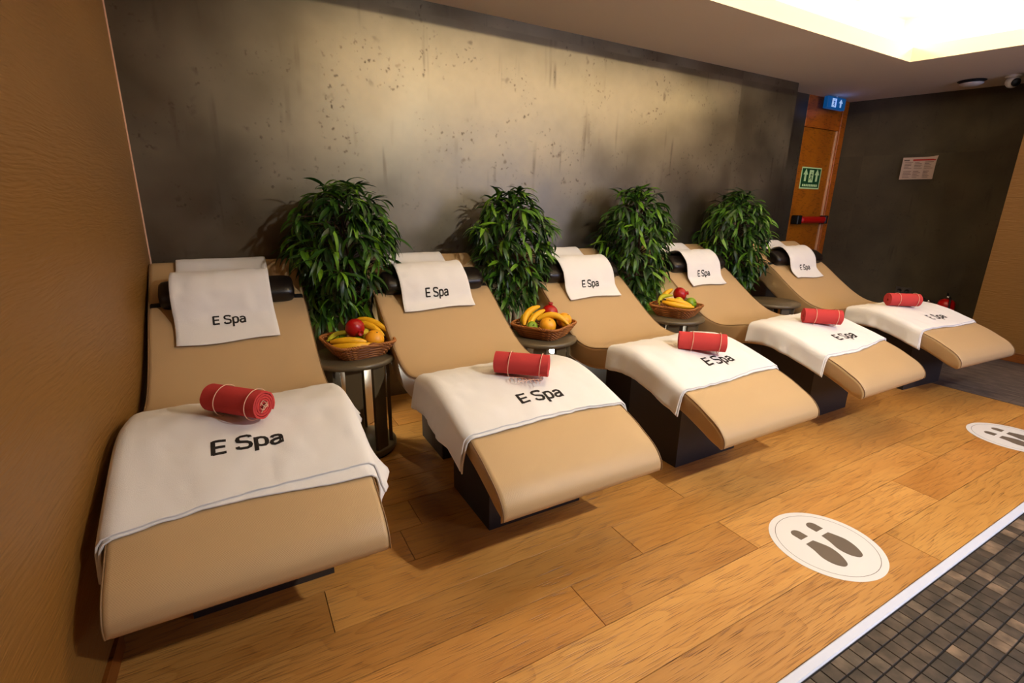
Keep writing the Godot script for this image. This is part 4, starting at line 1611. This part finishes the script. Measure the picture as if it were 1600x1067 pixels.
func _ready() -> void:
	make_materials()
	make_camera_and_light()
	make_room()
	make_profile()
	var nth := ["against the left wall", "second from the left", "in the middle", "second from the far end", "nearest the exit door"]
	var pos := []
	for i in 5:
		var w: float = BEDS[i][1]
		pos.append(Vector3(BEDS[i][0] + w * 0.5, 0, BEDS[i][2]))
	pos[4] = Vector3(5.35, 0, 0.03)
	lounger_spots = pos
	for i in 5:
		make_lounger("beige padded wave-shaped spa lounger " + nth[i], pos[i], BEDS[i][3], BEDS[i][1])
	make_door()
	var between := ["between the first and second loungers", "between the second and middle loungers", "between the middle and fourth loungers", "between the two farthest loungers"]
	var tabs := [Vector3(0.925, 0, 0.70), Vector3(2.085, 0, 0.82), Vector3(3.34, 0, 0.77), Vector3(4.64, 0, 0.73)]
	var tl := ["round taupe side table with fruit basket and slatted legs ", "round taupe side table carrying a fruit basket ", "round taupe side table carrying a fruit basket ", "empty round taupe side table "]
	for i in 4: make_table(tl[i] + between[i], tabs[i], [0.1, -0.25, 0.35, 0.8][i])
	LEAVES = [leaf_mesh(0.140, 0.023, 1.2, 0.2), leaf_mesh(0.125, 0.024, 0.8, -0.5), leaf_mesh(0.150, 0.022, 1.5, 0.6), leaf_mesh(0.120, 0.021, 1.0, -0.2)]
	var pl := [[Vector3(1.0, 0, 0.30), 1.50, 0.30, 0.66], [Vector3(2.13, 0, 0.32), 1.48, 0.29, 0.62], [Vector3(3.29, 0, 0.32), 1.53, 0.285, 0.58], [Vector3(4.52, 0, 0.32), 1.53, 0.31, 0.62]]
	for i in 4: make_plant("bushy drooping green plant in a steel planter " + between[i], pl[i][0], pl[i][1], pl[i][2], pl[i][3], 100 + i)
	for i in 5:
		make_bolster("dark brown leather headrest bolster on the lounger " + nth[i], pos[i], BEDS[i][3], BEDS[i][1])
	var ht := [[Vector2(-0.245, -0.255), Vector2(0.195, 0.195), -0.02, 0.955], [Vector2(-0.235, -0.25), Vector2(0.15, 0.205), -0.025, 0.855], [Vector2(-0.24, -0.22), Vector2(0.17, 0.24), 0.0, 0.885], [Vector2(-0.24, -0.22), Vector2(0.14, 0.19), -0.04, 0.880], [Vector2(-0.27, -0.21), Vector2(0.09, 0.17), -0.03, 0.895]]
	for i in 5:
		make_head_towel("white lettered towel over the headrest of the lounger " + nth[i], pos[i], BEDS[i][3], ht[i][0], ht[i][1], 50 + i, ht[i][2], ht[i][3])
	var ft := [[Vector2(1.20, 1.24), Vector2(1.91, 1.85), Vector2(0.12, 0.13), Vector2(0.0, 1.665), 0.04], [Vector2(1.24, 1.24), Vector2(1.80, 1.82), Vector2(0.15, 0.06), Vector2(0.02, 1.69), 0.01], [Vector2(1.29, 1.24), Vector2(1.84, 1.82), Vector2(0.12, 0.05), Vector2(0.04, 1.69), 0.012], [Vector2(1.31, 1.24), Vector2(1.86, 1.83), Vector2(0.12, 0.05), Vector2(0.03, 1.73), 0.012], [Vector2(1.27, 1.24), Vector2(1.83, 1.80), Vector2(0.12, 0.05), Vector2(0.03, 1.70), 0.012]]
	for i in 5:
		make_foot_towel("white lettered towel over the foot of the lounger " + nth[i], pos[i], BEDS[i][3], BEDS[i][1], ft[i][0], ft[i][1], ft[i][2], 60 + i * 3, ft[i][3], ft[i][4])
	var rl := [[-0.015, 1.50], [0.02, 1.53], [0.0, 1.60], [0.01, 1.57], [-0.09, 1.50]]
	for i in 5:
		var q: Vector3 = pos[i] + Vector3(rl[i][0], 0, rl[i][1]).rotated(Vector3.UP, BEDS[i][3])
		var r := 0.058
		q.y = top_y(rl[i][1]) + 0.018
		make_roll("red rolled striped towel on the lounger " + nth[i], q, [-0.80, -0.72, -0.75, -0.75, -0.60][i], r, [0.235, 0.25, 0.25, 0.235, 0.235][i], i == 1)
	for i in 3: make_plant_lamp("small bare bulb lamp on a stem " + between[i], [Vector3(0.99, 0, 0.49), Vector3(2.355, 0, 0.56), Vector3(3.33, 0, 0.53)][i])
	make_fruit(tabs)
	make_fittings()
	make_sticker("round white floor sticker with shoe prints, the nearer whole one", Vector3(2.490, 0, 2.503), 0.222)
	make_sticker("round white floor sticker with shoe prints, cut by the right edge of the picture", Vector3(4.62, 0, 2.49), 0.222)

func make_fruit(tabs: Array) -> void:
	var H := 0.575
	var which := ["in the basket on the nearest table", "in the basket on the second table", "in the basket on the third table"]
	var B1: Vector3 = tabs[0] + Vector3(0.03, H, -0.015)
	var B2: Vector3 = tabs[1] + Vector3(0.02, H, 0.0)
	var B3: Vector3 = tabs[2] + Vector3(0.02, H, 0.0)
	var t1 := -0.10
	var t2 := -0.30
	var t3 := -0.12
	make_basket("brown wicker basket piled with fruit on the nearest side table", B1, 0.15, 0.170, 0.180)
	make_basket("brown wicker basket piled with fruit on the second side table", B2, 0.50, 0.172, 0.172)
	make_basket("brown wicker basket piled with fruit on the third side table", B3, 0.38, 0.160, 0.172)
	var at := func(o: Vector3, t: float, x: float, y: float, z: float) -> Vector3: return o + Vector3(x * 1.1, y + 0.006, z * 1.1).rotated(Vector3.UP, t)
	# nearest basket
	make_round_fruit("pomegranate", "glossy red pomegranate topping the fruit " + which[0], at.call(B1, t1, -0.010, 0.140, 0.010), Vector3(1.9, 0, -0.3), 0.053)
	make_round_fruit("orange", "large orange at the front right corner " + which[0], at.call(B1, t1, 0.075, 0.083, 0.065), Vector3(0.5, 0, -0.2), 0.052)
	make_round_fruit("green_apple", "green apple under the pomegranate " + which[0], at.call(B1, t1, -0.012, 0.062, 0.052), Vector3(0.3, 0, 0.3), 0.040)
	make_round_fruit("green_apple", "green apple left of the pomegranate " + which[0], at.call(B1, t1, -0.075, 0.062, -0.015), Vector3(0.2, 0, 0.4), 0.040)
	make_round_fruit("yellow_apple", "yellow apple beside the orange " + which[0], at.call(B1, t1, 0.045, 0.080, -0.025), Vector3(0.4, 0, -0.4), 0.044)
	make_banana("ripe banana lying at the front left edge " + which[0], at.call(B1, t1, -0.125, 0.070, 0.085), at.call(B1, t1, -0.05, 0.075, 0.155), at.call(B1, t1, 0.055, 0.072, 0.115), 0.0205)
	make_banana("ripe banana tucked behind the front one " + which[0], at.call(B1, t1, -0.130, 0.082, 0.045), at.call(B1, t1, -0.05, 0.105, 0.10), at.call(B1, t1, 0.030, 0.082, 0.098), 0.0205)
	make_banana("ripe banana sloping down on the far right " + which[0], at.call(B1, t1, 0.02, 0.155, -0.115), at.call(B1, t1, 0.09, 0.165, -0.08), at.call(B1, t1, 0.155, 0.098, -0.005), 0.0205)
	make_banana("ripe banana next to the far right one " + which[0], at.call(B1, t1, 0.005, 0.140, -0.085), at.call(B1, t1, 0.075, 0.150, -0.05), at.call(B1, t1, 0.125, 0.085, 0.03), 0.0205)
	make_banana("greenish banana at the back left corner " + which[0], at.call(B1, t1, -0.135, 0.075, -0.03), at.call(B1, t1, -0.10, 0.090, -0.10), at.call(B1, t1, -0.02, 0.080, -0.13), 0.017, true)
	# second basket
	make_round_fruit("pomegranate", "dark red pomegranate standing upright " + which[1], at.call(B2, t2, 0.050, 0.128, -0.060), Vector3(0.05, 0, -0.05), 0.054)
	make_round_fruit("orange", "orange at the front middle " + which[1], at.call(B2, t2, -0.005, 0.082, 0.092), Vector3(0.6, 0, 0.1), 0.052)
	make_round_fruit("orange", "orange at the right side " + which[1], at.call(B2, t2, 0.122, 0.088, 0.000), Vector3(0.5, 0, -0.3), 0.050)
	make_round_fruit("green_apple", "green apple left of the front orange " + which[1], at.call(B2, t2, -0.088, 0.066, 0.060), Vector3(0.9, 0, 0.3), 0.038)
	make_round_fruit("green_apple", "green apple behind the right orange " + which[1], at.call(B2, t2, 0.108, 0.075, -0.085), Vector3(0.3, 0, 0.2), 0.040)
	make_banana("ripe banana rising at the upper left " + which[1], at.call(B2, t2, -0.125, 0.070, 0.030), at.call(B2, t2, -0.120, 0.150, -0.035), at.call(B2, t2, -0.010, 0.165, -0.075), 0.0215)
	make_banana("ripe banana below the rising one at the left " + which[1], at.call(B2, t2, -0.105, 0.068, 0.065), at.call(B2, t2, -0.085, 0.115, 0.0), at.call(B2, t2, 0.010, 0.150, -0.035), 0.0215)
	make_banana("ripe banana arching over the front to the right " + which[1], at.call(B2, t2, -0.050, 0.105, 0.030), at.call(B2, t2, 0.050, 0.180, 0.035), at.call(B2, t2, 0.120, 0.078, 0.095), 0.021)
	make_banana("greenish banana at the back left " + which[1], at.call(B2, t2, -0.13, 0.075, -0.01), at.call(B2, t2, -0.12, 0.115, -0.08), at.call(B2, t2, -0.04, 0.105, -0.12), 0.018, true)
	# third basket
	make_round_fruit("pomegranate", "bright red pomegranate at the back " + which[2], at.call(B3, t3, 0.055, 0.148, -0.040), Vector3(1.2, 0, -1.1), 0.054)
	make_round_fruit("green_apple", "green apple showing its stalk at the right " + which[2], at.call(B3, t3, 0.098, 0.088, 0.030), Vector3(1.2, 0, -0.2), 0.045)
	make_round_fruit("yellow_apple", "pale yellow apple in the middle " + which[2], at.call(B3, t3, 0.000, 0.098, 0.020), Vector3(1.0, 0, -0.2), 0.042)
	make_banana("ripe banana lying lowest along the front " + which[2], at.call(B3, t3, -0.125, 0.108, 0.000), at.call(B3, t3, -0.09, 0.095, 0.10), at.call(B3, t3, 0.045, 0.078, 0.120), 0.0215)
	make_banana("ripe banana above the lowest one " + which[2], at.call(B3, t3, -0.085, 0.120, -0.010), at.call(B3, t3, -0.03, 0.120, 0.07), at.call(B3, t3, 0.060, 0.080, 0.080), 0.0205)
	make_banana("greenish banana along the back left " + which[2], at.call(B3, t3, -0.135, 0.095, -0.02), at.call(B3, t3, -0.11, 0.150, -0.07), at.call(B3, t3, 0.005, 0.135, -0.06), 0.018, true)
	make_banana("ripe banana pointing up beside the pomegranate " + which[2], at.call(B3, t3, -0.08, 0.115, -0.07), at.call(B3, t3, -0.03, 0.145, -0.10), at.call(B3, t3, 0.035, 0.178, -0.10), 0.0205)
